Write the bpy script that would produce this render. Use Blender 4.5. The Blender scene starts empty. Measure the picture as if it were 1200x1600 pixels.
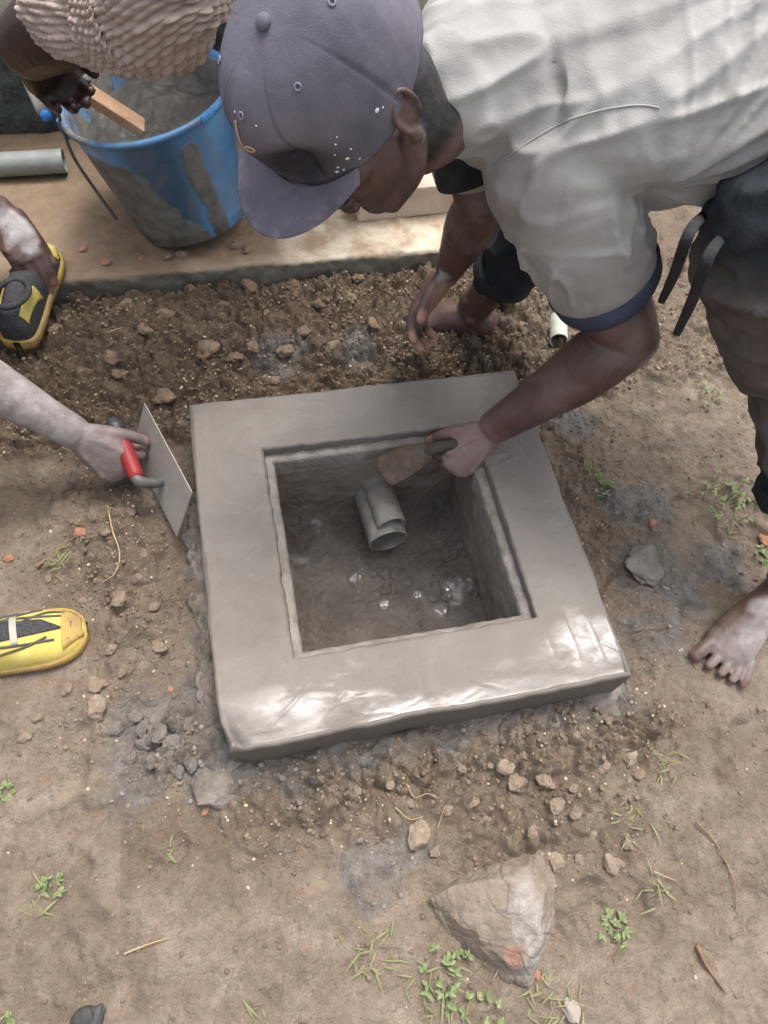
import bpy, bmesh, math, random
import numpy as np
from mathutils import Vector, Matrix
from mathutils.bvhtree import BVHTree

# ------------------------------------------------------------------ camera, sky, sun, exposure
SC = bpy.context.scene
COL = SC.collection
CAM_C = np.array([-0.217156819579786, -0.5733788454169945, 1.2028338352982373])
CAM_R = np.array([[0.9765554861139907, -0.2018687786339145, 0.07475545969037237],
                  [-0.1374224624647896, -0.8519199098321133, -0.5053192397304475],
                  [0.16569384222348388, 0.48319919644438103, -0.8596883663309187]])
FPX = 1100.0
cam = bpy.data.cameras.new('camera')
cam_o = bpy.data.objects.new('camera', cam)
COL.objects.link(cam_o)
r0, r1, r2 = CAM_R
cam_o.matrix_world = Matrix(((r0[0], -r1[0], -r2[0], CAM_C[0]), (r0[1], -r1[1], -r2[1], CAM_C[1]),
                             (r0[2], -r1[2], -r2[2], CAM_C[2]), (0, 0, 0, 1)))
cam.sensor_fit = 'VERTICAL'
cam.sensor_height = 36.0
cam.lens = FPX / 1600.0 * 36.0
cam.clip_start = 0.02
cam.clip_end = 500
SC.camera = cam_o

world = bpy.data.worlds.new('World')
SC.world = world
world.use_nodes = True
wn = world.node_tree.nodes
wl = world.node_tree.links
sky = wn.new('ShaderNodeTexSky')
sky.sky_type = 'NISHITA'
sky.sun_disc = False
SUN_EL, SUN_AZ = math.radians(70), math.radians(38)
sky.sun_elevation = SUN_EL
sky.sun_rotation = SUN_AZ
sky.air_density = 1.0
sky.dust_density = 6.0
sky.ozone_density = 1.0
wn['Background'].inputs[1].default_value = 0.15
hsv = wn.new('ShaderNodeHueSaturation')      # overcast: nearly colourless sky
hsv.inputs['Saturation'].default_value = 0.45
wl.new(sky.outputs[0], hsv.inputs['Color'])
wl.new(hsv.outputs[0], wn['Background'].inputs[0])

sun = bpy.data.lights.new('sun', 'SUN')
sun.energy = 0.75
sun.angle = math.radians(22)
sun.color = (1.0, 0.985, 0.965)
sun_o = bpy.data.objects.new('sun', sun)
COL.objects.link(sun_o)
sd = Vector((math.sin(SUN_AZ) * math.cos(SUN_EL), math.cos(SUN_AZ) * math.cos(SUN_EL), math.sin(SUN_EL)))
sun_o.rotation_euler = sd.to_track_quat('Z', 'Y').to_euler()
sun_o.location = (0, 0, 6)

SC.view_settings.view_transform = 'Standard'
SC.view_settings.look = 'None'
SC.view_settings.gamma = 1.0
SC.view_settings.use_curve_mapping = False
SC.view_settings.exposure = 1.15

rng = np.random.default_rng(7)
random.seed(7)


# ------------------------------------------------------------------ helpers
def A(*v):
    return np.array(v, float)


def P(u, v, z):
    """world point at height z seen at photo pixel (u, v)"""
    d = CAM_R.T @ A((u - 600) / FPX, (v - 800) / FPX, 1)
    return CAM_C + d * (z - CAM_C[2]) / d[2]


def unit(v):
    v = np.asarray(v, float)
    return v / (np.linalg.norm(v) + 1e-12)


def _h(ix, iy, iz, s):
    v = np.sin(ix * 127.1 + iy * 311.7 + iz * 74.7 + s * 19.19) * 43758.5453
    return v - np.floor(v)


def noise2(x, y, s=0):
    ix, iy = np.floor(x), np.floor(y)
    fx, fy = x - ix, y - iy
    fx = fx * fx * fx * (fx * (fx * 6 - 15) + 10)
    fy = fy * fy * fy * (fy * (fy * 6 - 15) + 10)
    a = _h(ix, iy, 0, s) * (1 - fx) + _h(ix + 1, iy, 0, s) * fx
    b = _h(ix, iy + 1, 0, s) * (1 - fx) + _h(ix + 1, iy + 1, 0, s) * fx
    return (a * (1 - fy) + b * fy) * 2 - 1


def fbm2(x, y, s=0, o=4, g=0.5):
    t, a, n = 0, 1, 0
    ca, sa = math.cos(0.6), math.sin(0.6)
    for k in range(o):
        t = t + a * noise2(x, y, s + k * 7.3)
        n += a
        a *= g
        x, y = (ca * x - sa * y) * 2.03 + 3.1, (sa * x + ca * y) * 2.03 - 1.7
    return t / n


def noise3(p, f=1.0, s=0):
    q = p * f
    i = np.floor(q)
    w = q - i
    w = w * w * w * (w * (w * 6 - 15) + 10)
    r = 0
    for dx in (0, 1):
        for dy in (0, 1):
            for dz in (0, 1):
                k = (w[:, 0] if dx else 1 - w[:, 0]) * (w[:, 1] if dy else 1 - w[:, 1]) * (w[:, 2] if dz else 1 - w[:, 2])
                r = r + k * _h(i[:, 0] + dx, i[:, 1] + dy, i[:, 2] + dz, s)
    return r * 2 - 1


def fbm3(p, f=1.0, s=0, o=4, g=0.5):
    t, a, n = 0, 1, 0
    for k in range(o):
        t = t + a * noise3(p + 1.37 * k, f, s + 5.1 * k)
        n += a
        a *= g
        f *= 2.03
    return t / n


def worley2(x, y, s=0):
    ix, iy = np.floor(x), np.floor(y)
    f1 = np.full(x.shape, 9.0)
    f2 = np.full(x.shape, 9.0)
    rid = np.zeros(x.shape)
    for dx in (-1, 0, 1):
        for dy in (-1, 0, 1):
            cx, cy = ix + dx, iy + dy
            px = cx + _h(cx, cy, 1, s)
            py = cy + _h(cx, cy, 2, s)
            d = np.hypot(x - px, y - py)
            r = _h(cx, cy, 3, s)
            m = d < f1
            f2 = np.where(m, f1, np.minimum(f2, d))
            rid = np.where(m, r, rid)
            f1 = np.where(m, d, f1)
    return f1, f2, rid


def sstep(a, b, x):
    t = np.clip((x - a) / (b - a), 0, 1)
    return t * t * (3 - 2 * t)


class MB:
    """collects world-space geometry for one mesh"""

    def __init__(s):
        s.v, s.f, s.n = [], [], 0

    def add(s, verts, faces):
        verts = np.asarray(verts, float).reshape(-1, 3)
        s.v.append(verts)
        for f in faces:
            s.f.append(tuple(i + s.n for i in f))
        s.n += len(verts)

    def verts(s):
        return np.concatenate(s.v)


def mesh_from(name, verts, faces, smooth=True):
    me = bpy.data.meshes.new(name)
    me.from_pydata(np.asarray(verts).tolist(), [], [tuple(f) for f in faces])
    if smooth:
        me.polygons.foreach_set('use_smooth', [True] * len(me.polygons))
    me.update()
    return me


def grid_mesh(name, X, smooth=True, wrap=False, keep=None):
    """X: (m, n, 3) array of points"""
    m, n, _ = X.shape
    idx = np.arange(m * n).reshape(m, n)
    if wrap:
        idx = np.concatenate([idx, idx[:, :1]], 1)
    q = np.stack([idx[:-1, :-1], idx[:-1, 1:], idx[1:, 1:], idx[1:, :-1]], -1).reshape(-1, 4)
    if keep is not None:
        q = q[keep.reshape(-1)]
    me = bpy.data.meshes.new(name)
    me.vertices.add(m * n)
    me.vertices.foreach_set('co', X.reshape(-1))
    me.loops.add(len(q) * 4)
    me.loops.foreach_set('vertex_index', q.reshape(-1).astype(np.int32))
    me.polygons.add(len(q))
    me.polygons.foreach_set('loop_start', np.arange(0, len(q) * 4, 4, dtype=np.int32))
    me.polygons.foreach_set('use_smooth', np.full(len(q), smooth))
    me.update(calc_edges=True)
    return me


def get_co(me):
    a = np.empty(len(me.vertices) * 3)
    me.vertices.foreach_get('co', a)
    return a.reshape(-1, 3)


def get_no(me):
    a = np.empty(len(me.vertices) * 3)
    me.vertex_normals.foreach_get('vector', a)
    return a.reshape(-1, 3)


def set_co(me, a):
    me.vertices.foreach_set('co', np.asarray(a).reshape(-1))
    me.update()


def attr(me, name, rgba):
    """point colour attribute: (n,3) masks"""
    n = len(me.vertices)
    c = np.ones((n, 4))
    c[:, :rgba.shape[1]] = rgba
    at = me.color_attributes.new(name, 'FLOAT_COLOR', 'POINT')
    at.data.foreach_set('color', c.reshape(-1))


def thing(name, base, label, cat, group=None):
    o = bpy.data.objects.new(name, None)
    o.empty_display_size = 0.05
    o.location = Vector(base)
    COL.objects.link(o)
    o['label'] = label
    o['category'] = cat
    if group:
        o['group'] = group
    return o


def wloc(o):
    l = np.array(o.location)
    while o.parent:
        o = o.parent
        l = l + np.array(o.location)
    return l


def put(name, me, mat, parent=None, base=None, label=None, cat=None, group=None, kind=None):
    """link a mesh that was made in world coordinates"""
    me.name = name
    o = bpy.data.objects.new(name, me)
    COL.objects.link(o)
    if parent is not None:
        off = wloc(parent)
        o.parent = parent
        set_co(me, get_co(me) - off)
    elif base is not None:
        set_co(me, get_co(me) - np.asarray(base, float))
        o.location = Vector(base)
    if mat is not None:
        me.materials.clear()
        me.materials.append(mat)
    for k, val in (('label', label), ('category', cat), ('group', group), ('kind', kind)):
        if val:
            o[k] = val
    return o


def crom(pts, sub):
    pts = np.asarray(pts, float)
    if len(pts) == 2:
        t = np.linspace(0, 1, sub + 1)[:, None]
        return pts[0] * (1 - t) + pts[1] * t
    p = np.vstack([2 * pts[0] - pts[1], pts, 2 * pts[-1] - pts[-2]])
    out = []
    for i in range(1, len(p) - 2):
        for k in range(sub):
            t = k / sub
            out.append(0.5 * ((2 * p[i]) + (-p[i - 1] + p[i + 1]) * t + (2 * p[i - 1] - 5 * p[i] + 4 * p[i + 1] - p[i + 2]) * t * t
                              + (-p[i - 1] + 3 * p[i] - 3 * p[i + 1] + p[i + 2]) * t ** 3))
    out.append(p[-2])
    return np.array(out)


def tube(B, pts, rads, up=None, n=14, sub=4, caps=True, twist=None):
    """lofted tube; rads scalar or (side, up) radii per point"""
    rr = np.array([(r, r) if np.isscalar(r) else r for r in rads], float)
    C = crom(pts, sub)
    Rr = crom(np.hstack([rr, np.zeros((len(rr), 1))]), sub)[:, :2]
    T = np.gradient(C, axis=0)
    T /= np.linalg.norm(T, axis=1)[:, None] + 1e-12
    if up is None:
        u = np.cross(T[0], A(0.31, 0.87, 0.4))
        u = unit(u)
    else:
        u = np.asarray(up, float)
    rings = []
    ang = np.linspace(0, 2 * math.pi, n, endpoint=False)
    if caps:
        k = 3
        pre = [(C[0] - T[0] * Rr[0].mean() * 0.8 * math.sin(a), math.cos(a), 0) for a in np.linspace(math.pi / 2 * 0.97, 0.3, k)]
        post = [(C[-1] + T[-1] * Rr[-1].mean() * 0.8 * math.sin(a), math.cos(a), len(C) - 1) for a in np.linspace(0.3, math.pi / 2 * 0.97, k)]
    else:
        pre = post = []
    seq = pre + [(C[i], 1.0, i) for i in range(len(C))] + post
    for c, s, i in seq:
        if up is None:
            u = unit(u - T[i] * (u @ T[i]))
            uu = u
        else:
            uu = unit(np.asarray(up, float) - T[i] * (np.asarray(up, float) @ T[i]))
        w = np.cross(T[i], uu)
        rings.append(c + np.outer(np.cos(ang) * Rr[i, 0] * s, w) + np.outer(np.sin(ang) * Rr[i, 1] * s, uu))
    m = len(rings)
    faces = []
    for a in range(m - 1):
        for b in range(n):
            faces.append((a * n + b, a * n + (b + 1) % n, (a + 1) * n + (b + 1) % n, (a + 1) * n + b))
    faces.append(tuple(range(n - 1, -1, -1)))
    faces.append(tuple(range((m - 1) * n, m * n)))
    B.add(np.vstack(rings), faces)


def ellip(B, c, axes, n=16, m=10):
    """ellipsoid, axes = 3 vectors (scaled)"""
    c = np.asarray(c, float)
    ax = np.asarray(axes, float)
    V = [c + ax[2]]
    for i in range(1, m):
        th = math.pi * i / m
        for k in range(n):
            ph = 2 * math.pi * k / n
            V.append(c + ax[0] * math.sin(th) * math.cos(ph) + ax[1] * math.sin(th) * math.sin(ph) + ax[2] * math.cos(th))
    V.append(c - ax[2])
    F = []
    for k in range(n):
        F.append((0, 1 + k, 1 + (k + 1) % n))
    for i in range(m - 2):
        for k in range(n):
            a = 1 + i * n
            F.append((a + k, a + n + k, a + n + (k + 1) % n, a + (k + 1) % n))
    a = 1 + (m - 2) * n
    for k in range(n):
        F.append((a + k, len(V) - 1, a + (k + 1) % n))
    B.add(V, F)


def box(B, c, ex, ey, ez, hx, hy, hz, bev=0.0):
    c = np.asarray(c, float)
    ex, ey, ez = (np.asarray(e, float) for e in (ex, ey, ez))
    if bev <= 0:
        V = [c + ex * hx * a + ey * hy * b + ez * hz * d for d in (-1, 1) for b in (-1, 1) for a in (-1, 1)]
        B.add(V, [(0, 2, 3, 1), (4, 5, 7, 6), (0, 1, 5, 4), (2, 6, 7, 3), (0, 4, 6, 2), (1, 3, 7, 5)])
        return
    bm = bmesh.new()
    bmesh.ops.create_cube(bm, size=1.0)
    for v in bm.verts:
        v.co = Vector((v.co.x * 2 * hx, v.co.y * 2 * hy, v.co.z * 2 * hz))
    bmesh.ops.bevel(bm, geom=bm.edges[:], offset=bev, segments=2, affect='EDGES', profile=0.6)
    bm.verts.index_update()
    V = [c + ex * v.co.x + ey * v.co.y + ez * v.co.z for v in bm.verts]
    F = [tuple(v.index for v in f.verts) for f in bm.faces]
    bm.free()
    B.add(V, F)


def box_mesh(name, c, h, bev=0.0, ex=(1, 0, 0), ey=(0, 1, 0), ez=(0, 0, 1)):
    B = MB()
    box(B, c, ex, ey, ez, *h, bev=bev)
    return mesh_from(name, B.verts(), B.f, smooth=False)


def remesh(B, voxel, smooth_it=4, fac=0.5):
    me = mesh_from('tmp', B.verts(), B.f)
    o = bpy.data.objects.new('tmp', me)
    COL.objects.link(o)
    md = o.modifiers.new('r', 'REMESH')
    md.mode = 'VOXEL'
    md.voxel_size = voxel
    md.use_smooth_shade = True
    if smooth_it:
        sm = o.modifiers.new('s', 'SMOOTH')
        sm.factor = fac
        sm.iterations = smooth_it
    dg = bpy.context.evaluated_depsgraph_get()
    dg.update()
    out = bpy.data.meshes.new_from_object(o.evaluated_get(dg))
    bpy.data.objects.remove(o)
    bpy.data.meshes.remove(me)
    out.polygons.foreach_set('use_smooth', [True] * len(out.polygons))
    out.update()
    return out


def lap(me, V, it=2, f=.5):
    n = len(V)
    e = np.empty(len(me.edges) * 2, np.int32)
    me.edges.foreach_get('vertices', e)
    e = e.reshape(-1, 2)
    a, b = np.concatenate([e[:, 0], e[:, 1]]), np.concatenate([e[:, 1], e[:, 0]])
    cnt = np.bincount(a, minlength=n)[:, None] + 1e-9
    for _ in range(it):
        m = np.stack([np.bincount(a, V[b, k], n) for k in range(3)], 1) / cnt
        V = V + (m - V) * f
    return V


# ------------------------------------------------------------------ materials
class Mat:
    def __init__(s, name, rough=0.7, spec=0.4):
        s.m = bpy.data.materials.new(name)
        s.m.use_nodes = True
        s.t = s.m.node_tree
        s.p = s.t.nodes['Principled BSDF']
        s.p.inputs['Roughness'].default_value = rough
        s.p.inputs['Specular IOR Level'].default_value = spec
        s.tc = s.n('ShaderNodeTexCoord')
        s.h = None

    def n(s, t, **k):
        o = s.t.nodes.new(t)
        for a, v in k.items():
            setattr(o, a, v)
        return o

    def l(s, a, b):
        s.t.links.new(a, b)

    def noise(s, scale, detail=4, rough=0.55, stretch=None, dist=0.0):
        o = s.n('ShaderNodeTexNoise')
        o.inputs['Scale'].default_value = scale
        o.inputs['Detail'].default_value = detail
        o.inputs['Roughness'].default_value = rough
        o.inputs['Distortion'].default_value = dist
        if stretch:
            mp = s.n('ShaderNodeMapping')
            mp.inputs['Scale'].default_value = stretch
            s.l(s.tc.outputs['Object'], mp.inputs[0])
            s.l(mp.outputs[0], o.inputs['Vector'])
        else:
            s.l(s.tc.outputs['Object'], o.inputs['Vector'])
        return o.outputs['Fac']

    def ramp(s, fac, stops):
        o = s.n('ShaderNodeValToRGB')
        e = o.color_ramp.elements
        while len(e) < len(stops):
            e.new(0.5)
        for el, (p, c) in zip(e, stops):
            el.position = p
            el.color = (c, c, c, 1) if np.isscalar(c) else (*c, 1)
        s.l(fac, o.inputs[0])
        return o.outputs[0]

    def mix(s, fac, a, b, mode='MIX'):
        o = s.n('ShaderNodeMix', data_type='RGBA', blend_type=mode)
        for i, x in ((0, fac), (6, a), (7, b)):
            if isinstance(x, bpy.types.NodeSocket):
                s.l(x, o.inputs[i])
            elif i == 0:
                o.inputs[0].default_value = x
            else:
                o.inputs[i].default_value = (*x, 1) if len(x) == 3 else x
        return o.outputs[2]

    def math(s, op, a, b=None):
        o = s.n('ShaderNodeMath', operation=op)
        for i, x in ((0, a), (1, b)):
            if x is None:
                continue
            if isinstance(x, bpy.types.NodeSocket):
                s.l(x, o.inputs[i])
            else:
                o.inputs[i].default_value = x
        return o.outputs[0]

    def attr(s, name):
        a = s.n('ShaderNodeAttribute', attribute_name=name)
        sp = s.n('ShaderNodeSeparateColor')
        s.l(a.outputs['Color'], sp.inputs[0])
        return sp.outputs

    def color(s, c):
        if isinstance(c, bpy.types.NodeSocket):
            s.l(c, s.p.inputs['Base Color'])
        else:
            s.p.inputs['Base Color'].default_value = (*c, 1)

    def rough(s, r):
        if isinstance(r, bpy.types.NodeSocket):
            s.l(r, s.p.inputs['Roughness'])
        else:
            s.p.inputs['Roughness'].default_value = r

    def bump(s, h, dist=0.002, strength=1.0):
        b = s.n('ShaderNodeBump')
        b.inputs['Strength'].default_value = strength
        b.inputs['Distance'].default_value = dist
        s.l(h, b.inputs['Height'])
        if s.h is not None:
            s.l(s.h, b.inputs['Normal'])
        s.h = b.outputs[0]
        s.l(s.h, s.p.inputs['Normal'])


def simple(name, c1, c2, scale=20, rough=0.7, spec=0.4, bump=0.0, bscale=None, detail=5, r2=None, metal=0.0):
    m = Mat(name, rough, spec)
    f = m.noise(scale, detail)
    m.color(m.mix(m.ramp(f, [(0.3, 0.0), (0.7, 1.0)]), c1, c2))
    if r2 is not None:
        m.rough(m.ramp(m.noise(scale * 0.7, 3), [(0.35, rough), (0.65, r2)]))
    if bump:
        m.bump(m.noise(bscale or scale * 3, 5), bump)
    m.p.inputs['Metallic'].default_value = metal
    return m.m


# ------------------------------------------------------------------ layout constants (metres)
ZT = 0.12          # slab top
HS = 0.33          # half slab
HO = 0.203         # half opening
ZF = -0.15         # chamber floor
LEDGE_Y = 0.755
LEDGE_Z = 0.075
WALL_Y = 1.31

# ------------------------------------------------------------------ ground
CEMENT_SPOTS = [(P(265, 1150, 0), .085), (P(215, 1215, 0), .06), (P(330, 1215, 0), .05), (P(450, 1205, 0), .05), (P(560, 1180, 0), .045),
                (P(700, 1150, 0), .045), (P(850, 1120, 0), .04), (P(960, 1090, 0), .045), (P(1010, 890, 0), .075), (P(1010, 800, 0), .06), (P(960, 780, 0), .05),
                (P(1000, 985, 0), .05), (P(1060, 930, 0), .07), (P(310, 900, 0), .03), (P(270, 780, 0), .05), (P(440, 570, 0), .06),
                (P(320, 1000, 0), .035), (P(590, 1370, 0), .05), (P(640, 1330, 0), .035), (P(900, 660, 0), .05), (P(560, 560, 0), .05),
                (P(235, 740, 0), .035), (P(1120, 880, 0), .05), (P(310, 1090, 0), .04), (P(1040, 1000, 0), .05)]
FOOTS = [(P(1130, 1020, 0), .075), (P(60, 1005, 0), .09)]


def rough_mask(x, y):
    back = sstep(.30, .36, y) * (1 - sstep(.735, .76, y)) * sstep(-1.0, -.6, x) * (1 - .4 * sstep(.25, .8, x))
    front = np.exp(-((y + .40) / .07) ** 2) * sstep(-.42, -.25, x) * (1 - sstep(.36, .5, x))
    left = np.exp(-((x + .50) / .12) ** 2) * sstep(-.38, -.05, y) * .7
    lb = np.exp(-(((x + .40) / .07) ** 2 + ((y + .28) / .1) ** 2))
    rockr = np.exp(-(((x - .14) / .2) ** 2 + ((y + .5) / .12) ** 2)) * .8
    right = np.exp(-((x - .42) / .1) ** 2) * sstep(-.4, -.2, y) * .45
    return np.clip(np.maximum.reduce([back, front, left, lb, rockr, right]), 0, 1)


def cement_mask(x, y):
    m = np.zeros(x.shape)
    w = .03 * fbm2(x * 12, y * 12, 3, 3)
    wy = .03 * fbm2(x * 12 + 9, y * 12 - 4, 5, 3)
    for c, r in CEMENT_SPOTS:
        m = np.maximum(m, 1 - sstep(.55 * r, 1.25 * r, np.hypot(x + w - c[0], y + wy - c[1])))
    d = np.maximum(np.abs(x + w * .6), np.abs(y + wy * .6)) - HS
    m = np.maximum(m, (1 - sstep(.005, .06, d)) * (.55 + .45 * sstep(.0, -.3, y)))
    return m


def ground_h(x, y, fine=True):
    far = sstep(1.2, 3.0, np.hypot(x, y))
    h = .016 * fbm2(x * 2.2, y * 2.2, 1, 3) + .010 * fbm2(x * 7, y * 7, 2, 3)
    rm = rough_mask(x, y)
    h = h + rm * .012
    # heap of dug soil behind and beside the slab
    h = h + .03 * np.exp(-((y - .62) / .13) ** 2) * (1 - sstep(.5, .9, x)) * sstep(-1.2, -.7, x)
    h = h - .008 * np.exp(-((y - .70) / .04) ** 2)
    # low mortar footing against the slab
    d = np.maximum(np.abs(x), np.abs(y)) - HS
    h = h + .020 * (1 - sstep(.0, .07, d + .02 * fbm2(x * 20, y * 20, 8, 3))) * sstep(.1, -.2, y)
    if fine:
        h = h + .0125 * fbm2(x * 20, y * 20, 11, 5, .62) - .010 * sstep(.25, .45, fbm2(x * 9 + 7, y * 9, 14, 3))  + .005 * np.abs(fbm2(x * 11 + 3, y * 11, 13, 3)) + .004 * np.minimum(0, fbm2(x * 15, y * 15, 12, 3) + .1) * 2
        # clods at three sizes
        for sc, amp, th, sd in ((19, .022, .55, 1), (40, .015, .62, 2), (80, .0085, .7, 3)):
            wx = x + .012 * noise2(x * 30, y * 30, sd)
            wy = y + .012 * noise2(x * 30 + 5, y * 30 + 8, sd)
            f1, f2, rid = worley2(wx * sc, wy * sc, sd)
            e = sstep(.0, .28, f2 - f1)
            on = (rid < (.25 + .6 * rm)) * (.1 + rm)
            h = h + amp * e * (.35 + .65 * rid / .85) * on * (1 - .45 * f1) * (1 - far) * (1 + .5 * noise2(x * 60, y * 60, sd + 4))
        h = h + .0014 * fbm2(x * 120, y * 120, 21, 2)
    for c, r in FOOTS:
        q = np.hypot(x - c[0], y - c[1])
        h = h * sstep(r * .6, r * 1.7, q) + .004 * (1 - sstep(r * .6, r * 1.7, q))
    return h * (1 - .5 * far)


def gz(x, y):
    return float(ground_h(np.array([float(x)]), np.array([float(y)]))[0])


def graded(lo, hi, step, far):
    core = np.arange(lo, hi + step / 2, step)
    out, s, v = [], step, hi
    while v < far:
        s *= 1.18
        v += s
        out.append(v)
    pre, s, v = [], step, lo
    while v > -far:
        s *= 1.18
        v -= s
        pre.append(v)
    return np.array(pre[::-1] + core.tolist() + out)


def build_ground():
    xs = graded(-.95, 1.15, .0034, 120)
    ys = graded(-.95, .78, .0034, 120)
    X, Y = np.meshgrid(xs, ys)
    Z = ground_h(X, Y)
    Z = np.where((np.abs(X) < HS - .01) & (np.abs(Y) < HS - .01), np.minimum(Z, 0.02), Z)
    G = np.stack([X, Y, Z], -1)
    cx, cy = (X[:-1, :-1] + X[1:, 1:]) / 2, (Y[:-1, :-1] + Y[1:, 1:]) / 2
    keep = ~((np.abs(cx) < HO + .05) & (np.abs(cy) < HO + .05))
    me = grid_mesh('ground', G, keep=keep)
    x, y = X.ravel(), Y.ravel()
    cem = cement_mask(x, y)
    moist = np.maximum(sstep(.28, .42, y) * (1 - .6 * sstep(.2, .6, x)), .55 * np.exp(-((y + .42) / .08) ** 2) * (np.abs(x) < .5))
    moist = np.maximum(moist, .6 * np.exp(-((x + .45) / .14) ** 2) * sstep(-.3, .1, y))
    moist = np.maximum(moist, .6 * np.exp(-(((x - .12) / .25) ** 2 + ((y + .5) / .13) ** 2)))
    moist = np.maximum(moist, .55 * np.exp(-(((x - .45) / .1) ** 2 + ((y - .05) / .3) ** 2)))
    moist = np.clip(moist + .35 * fbm2(x * 6, y * 6, 31, 3), 0, 1)
    wet = np.zeros(x.shape)
    for c, r in ((P(1080, 1060, 0), .1), (P(590, 1370, 0), .07), (P(1160, 1130, 0), .08), (P(1100, 1010, 0), .07), (P(250, 1200, 0), .06), (P(990, 790, 0), .05), (P(1010, 1040, 0), .05)):
        wet = np.maximum(wet, 1 - sstep(.4 * r, 1.3 * r, np.hypot(x - c[0], y - c[1]) + .04 * fbm2(x * 14, y * 14, 41, 3)))
    attr(me, 'mask', np.stack([cem, wet, moist], 1))
    m = Mat('wet_clay_soil', .75, .35)
    a = m.attr('mask')
    n1 = m.noise(9, 6, .6)
    n2 = m.noise(70, 6, .65)
    n3 = m.noise(380, 4, .7)
    base = m.mix(m.ramp(n1, [(.3, 0.), (.7, 1.)]), (.265, .205, .148), (.40, .322, .245))
    base = m.mix(m.math('MULTIPLY', m.ramp(n2, [(.35, 0.), (.68, 1.)]), .55), base, (.16, .114, .078))
    base = m.mix(m.ramp(m.noise(4.5, 5, .6), [(.42, 0.), (.60, .6)]), base, (.185, .138, .098))
    base = m.mix(m.ramp(m.noise(21, 5, .62), [(.46, 0.), (.70, .5)]), base, (.47, .39, .30))
    base = m.mix(m.ramp(m.noise(13, 4, .6), [(.58, 0.), (.72, .4)]), base, (.20, .185, .12))
    base = m.mix(m.ramp(n3, [(.66, 0.), (.74, .7)]), base, (.52, .43, .33))
    base = m.mix(m.ramp(m.noise(33, 3, .5), [(.64, 0.), (.72, .4)]), base, (.32, .19, .12))
    base = m.mix(m.math('MULTIPLY', a[2], .72), base, (.125, .083, .050))
    cemc = m.mix(m.ramp(m.noise(45, 5), [(.35, 0.), (.65, 1.)]), (.15, .131, .112), (.265, .24, .214))
    cf = m.math('MULTIPLY', a[0], m.ramp(m.noise(28, 5, .65), [(.32, .45), (.55, 1.)]))
    base = m.mix(cf, base, cemc)
    m.color(base)
    rb = m.ramp(m.noise(16, 4), [(.38, .5), (.6, .8)])
    m.rough(m.mix(a[1], rb, (.2, .2, .2)))
    m.bump(m.noise(24, 6, .6), .016)
    m.bump(n2, .011)
    m.bump(m.noise(230, 5, .7), .0045)
    put('ground', me, m.m, kind='structure')


build_ground()

# ------------------------------------------------------------------ concrete ledge (veranda), wall behind
M_concrete = Mat('stained_concrete', .6, .4)
_m = M_concrete
_n = _m.noise(7, 6, .6)
_c = _m.mix(_m.ramp(_n, [(.35, 0.), (.65, 1.)]), (.185, .125, .075), (.27, .195, .125))
_c = _m.mix(_m.ramp(_m.noise(50, 5, .65), [(.45, 0.), (.75, .5)]), _c, (.13, .10, .075))
_a = _m.attr('mask')
_cr = _m.mix(_m.ramp(_m.noise(14, 5, .6), [(.4, 0.), (.6, 1.)]), (.60, .52, .40), (.36, .26, .17))
_c = _m.mix(_m.math('MULTIPLY', _a[0], _m.ramp(_m.noise(9, 4), [(.28, .35), (.45, 1.)])), _c, _cr)
_c = _m.mix(_a[1], _c, _m.mix(_m.ramp(_m.noise(30, 5), [(.4, 0.), (.6, 1.)]), (.15, .14, .11), (.24, .225, .18)))
_m.color(_c)
_m.rough(_m.ramp(_m.noise(5, 3), [(.4, .42), (.62, .75)]))
_m.bump(_m.noise(40, 6), .004)
_m.bump(_m.noise(300, 4), .001)


def build_ledge():
    xs = np.concatenate([np.linspace(-4, -.95, 30), np.linspace(-.94, .74, 420), ])
    prof = []  # (y, z)
    for t in np.linspace(0, 1, 16):
        prof.append((LEDGE_Y, -.05 + t * (LEDGE_Z + .05 - .012)))
    for a in np.linspace(.2, math.pi / 2, 6):
        prof.append((LEDGE_Y + .012 * (1 - math.cos(a)), LEDGE_Z - .012 + .012 * math.sin(a)))
    for y in np.linspace(LEDGE_Y + .016, WALL_Y + .05, 150):
        prof.append((y, LEDGE_Z))
    prof = np.array(prof)
    X, K = np.meshgrid(xs, np.arange(len(prof)))
    Y = prof[K, 0]
    Z = prof[K, 1]
    edge = np.exp(-((Y - LEDGE_Y) / .03) ** 2)
    Y = Y + edge * (.010 * fbm2(X * 6, Z * 10, 51, 4) + .004 * fbm2(X * 30, Z * 40, 52, 3))
    Z = Z + (.004 * fbm2(X * 4, Y * 4, 53, 3) + .0022 * fbm2(X * 25, Y * 25, 54, 4)) * (Z > 0) - edge * .006 * np.maximum(0, fbm2(X * 14, Y * 3, 55, 3)) * (Z > .05)
    G = np.stack([X, Y, Z], -1)
    me = grid_mesh('ledge', G)
    x, y, z = X.ravel(), Y.ravel(), Z.ravel()
    cream = sstep(-.12, -.05, x + .03 * fbm2(x * 10, y * 10, 56, 3)) * (1 - sstep(.93, 1.0, y))
    cream = np.maximum(cream, .35 * sstep(-.35, -.3, x) * (1 - sstep(.77, .8, y)))
    cream = np.maximum(cream, sstep(.05, .2, x) * .8)
    riser = (1 - sstep(LEDGE_Z - .014, LEDGE_Z - .006, z)) * (y < LEDGE_Y + .03)
    attr(me, 'mask', np.stack([cream * (1 - riser), riser, riser * 0], 1))
    put('veranda_floor', me, M_concrete.m, kind='structure')


build_ledge()

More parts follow.
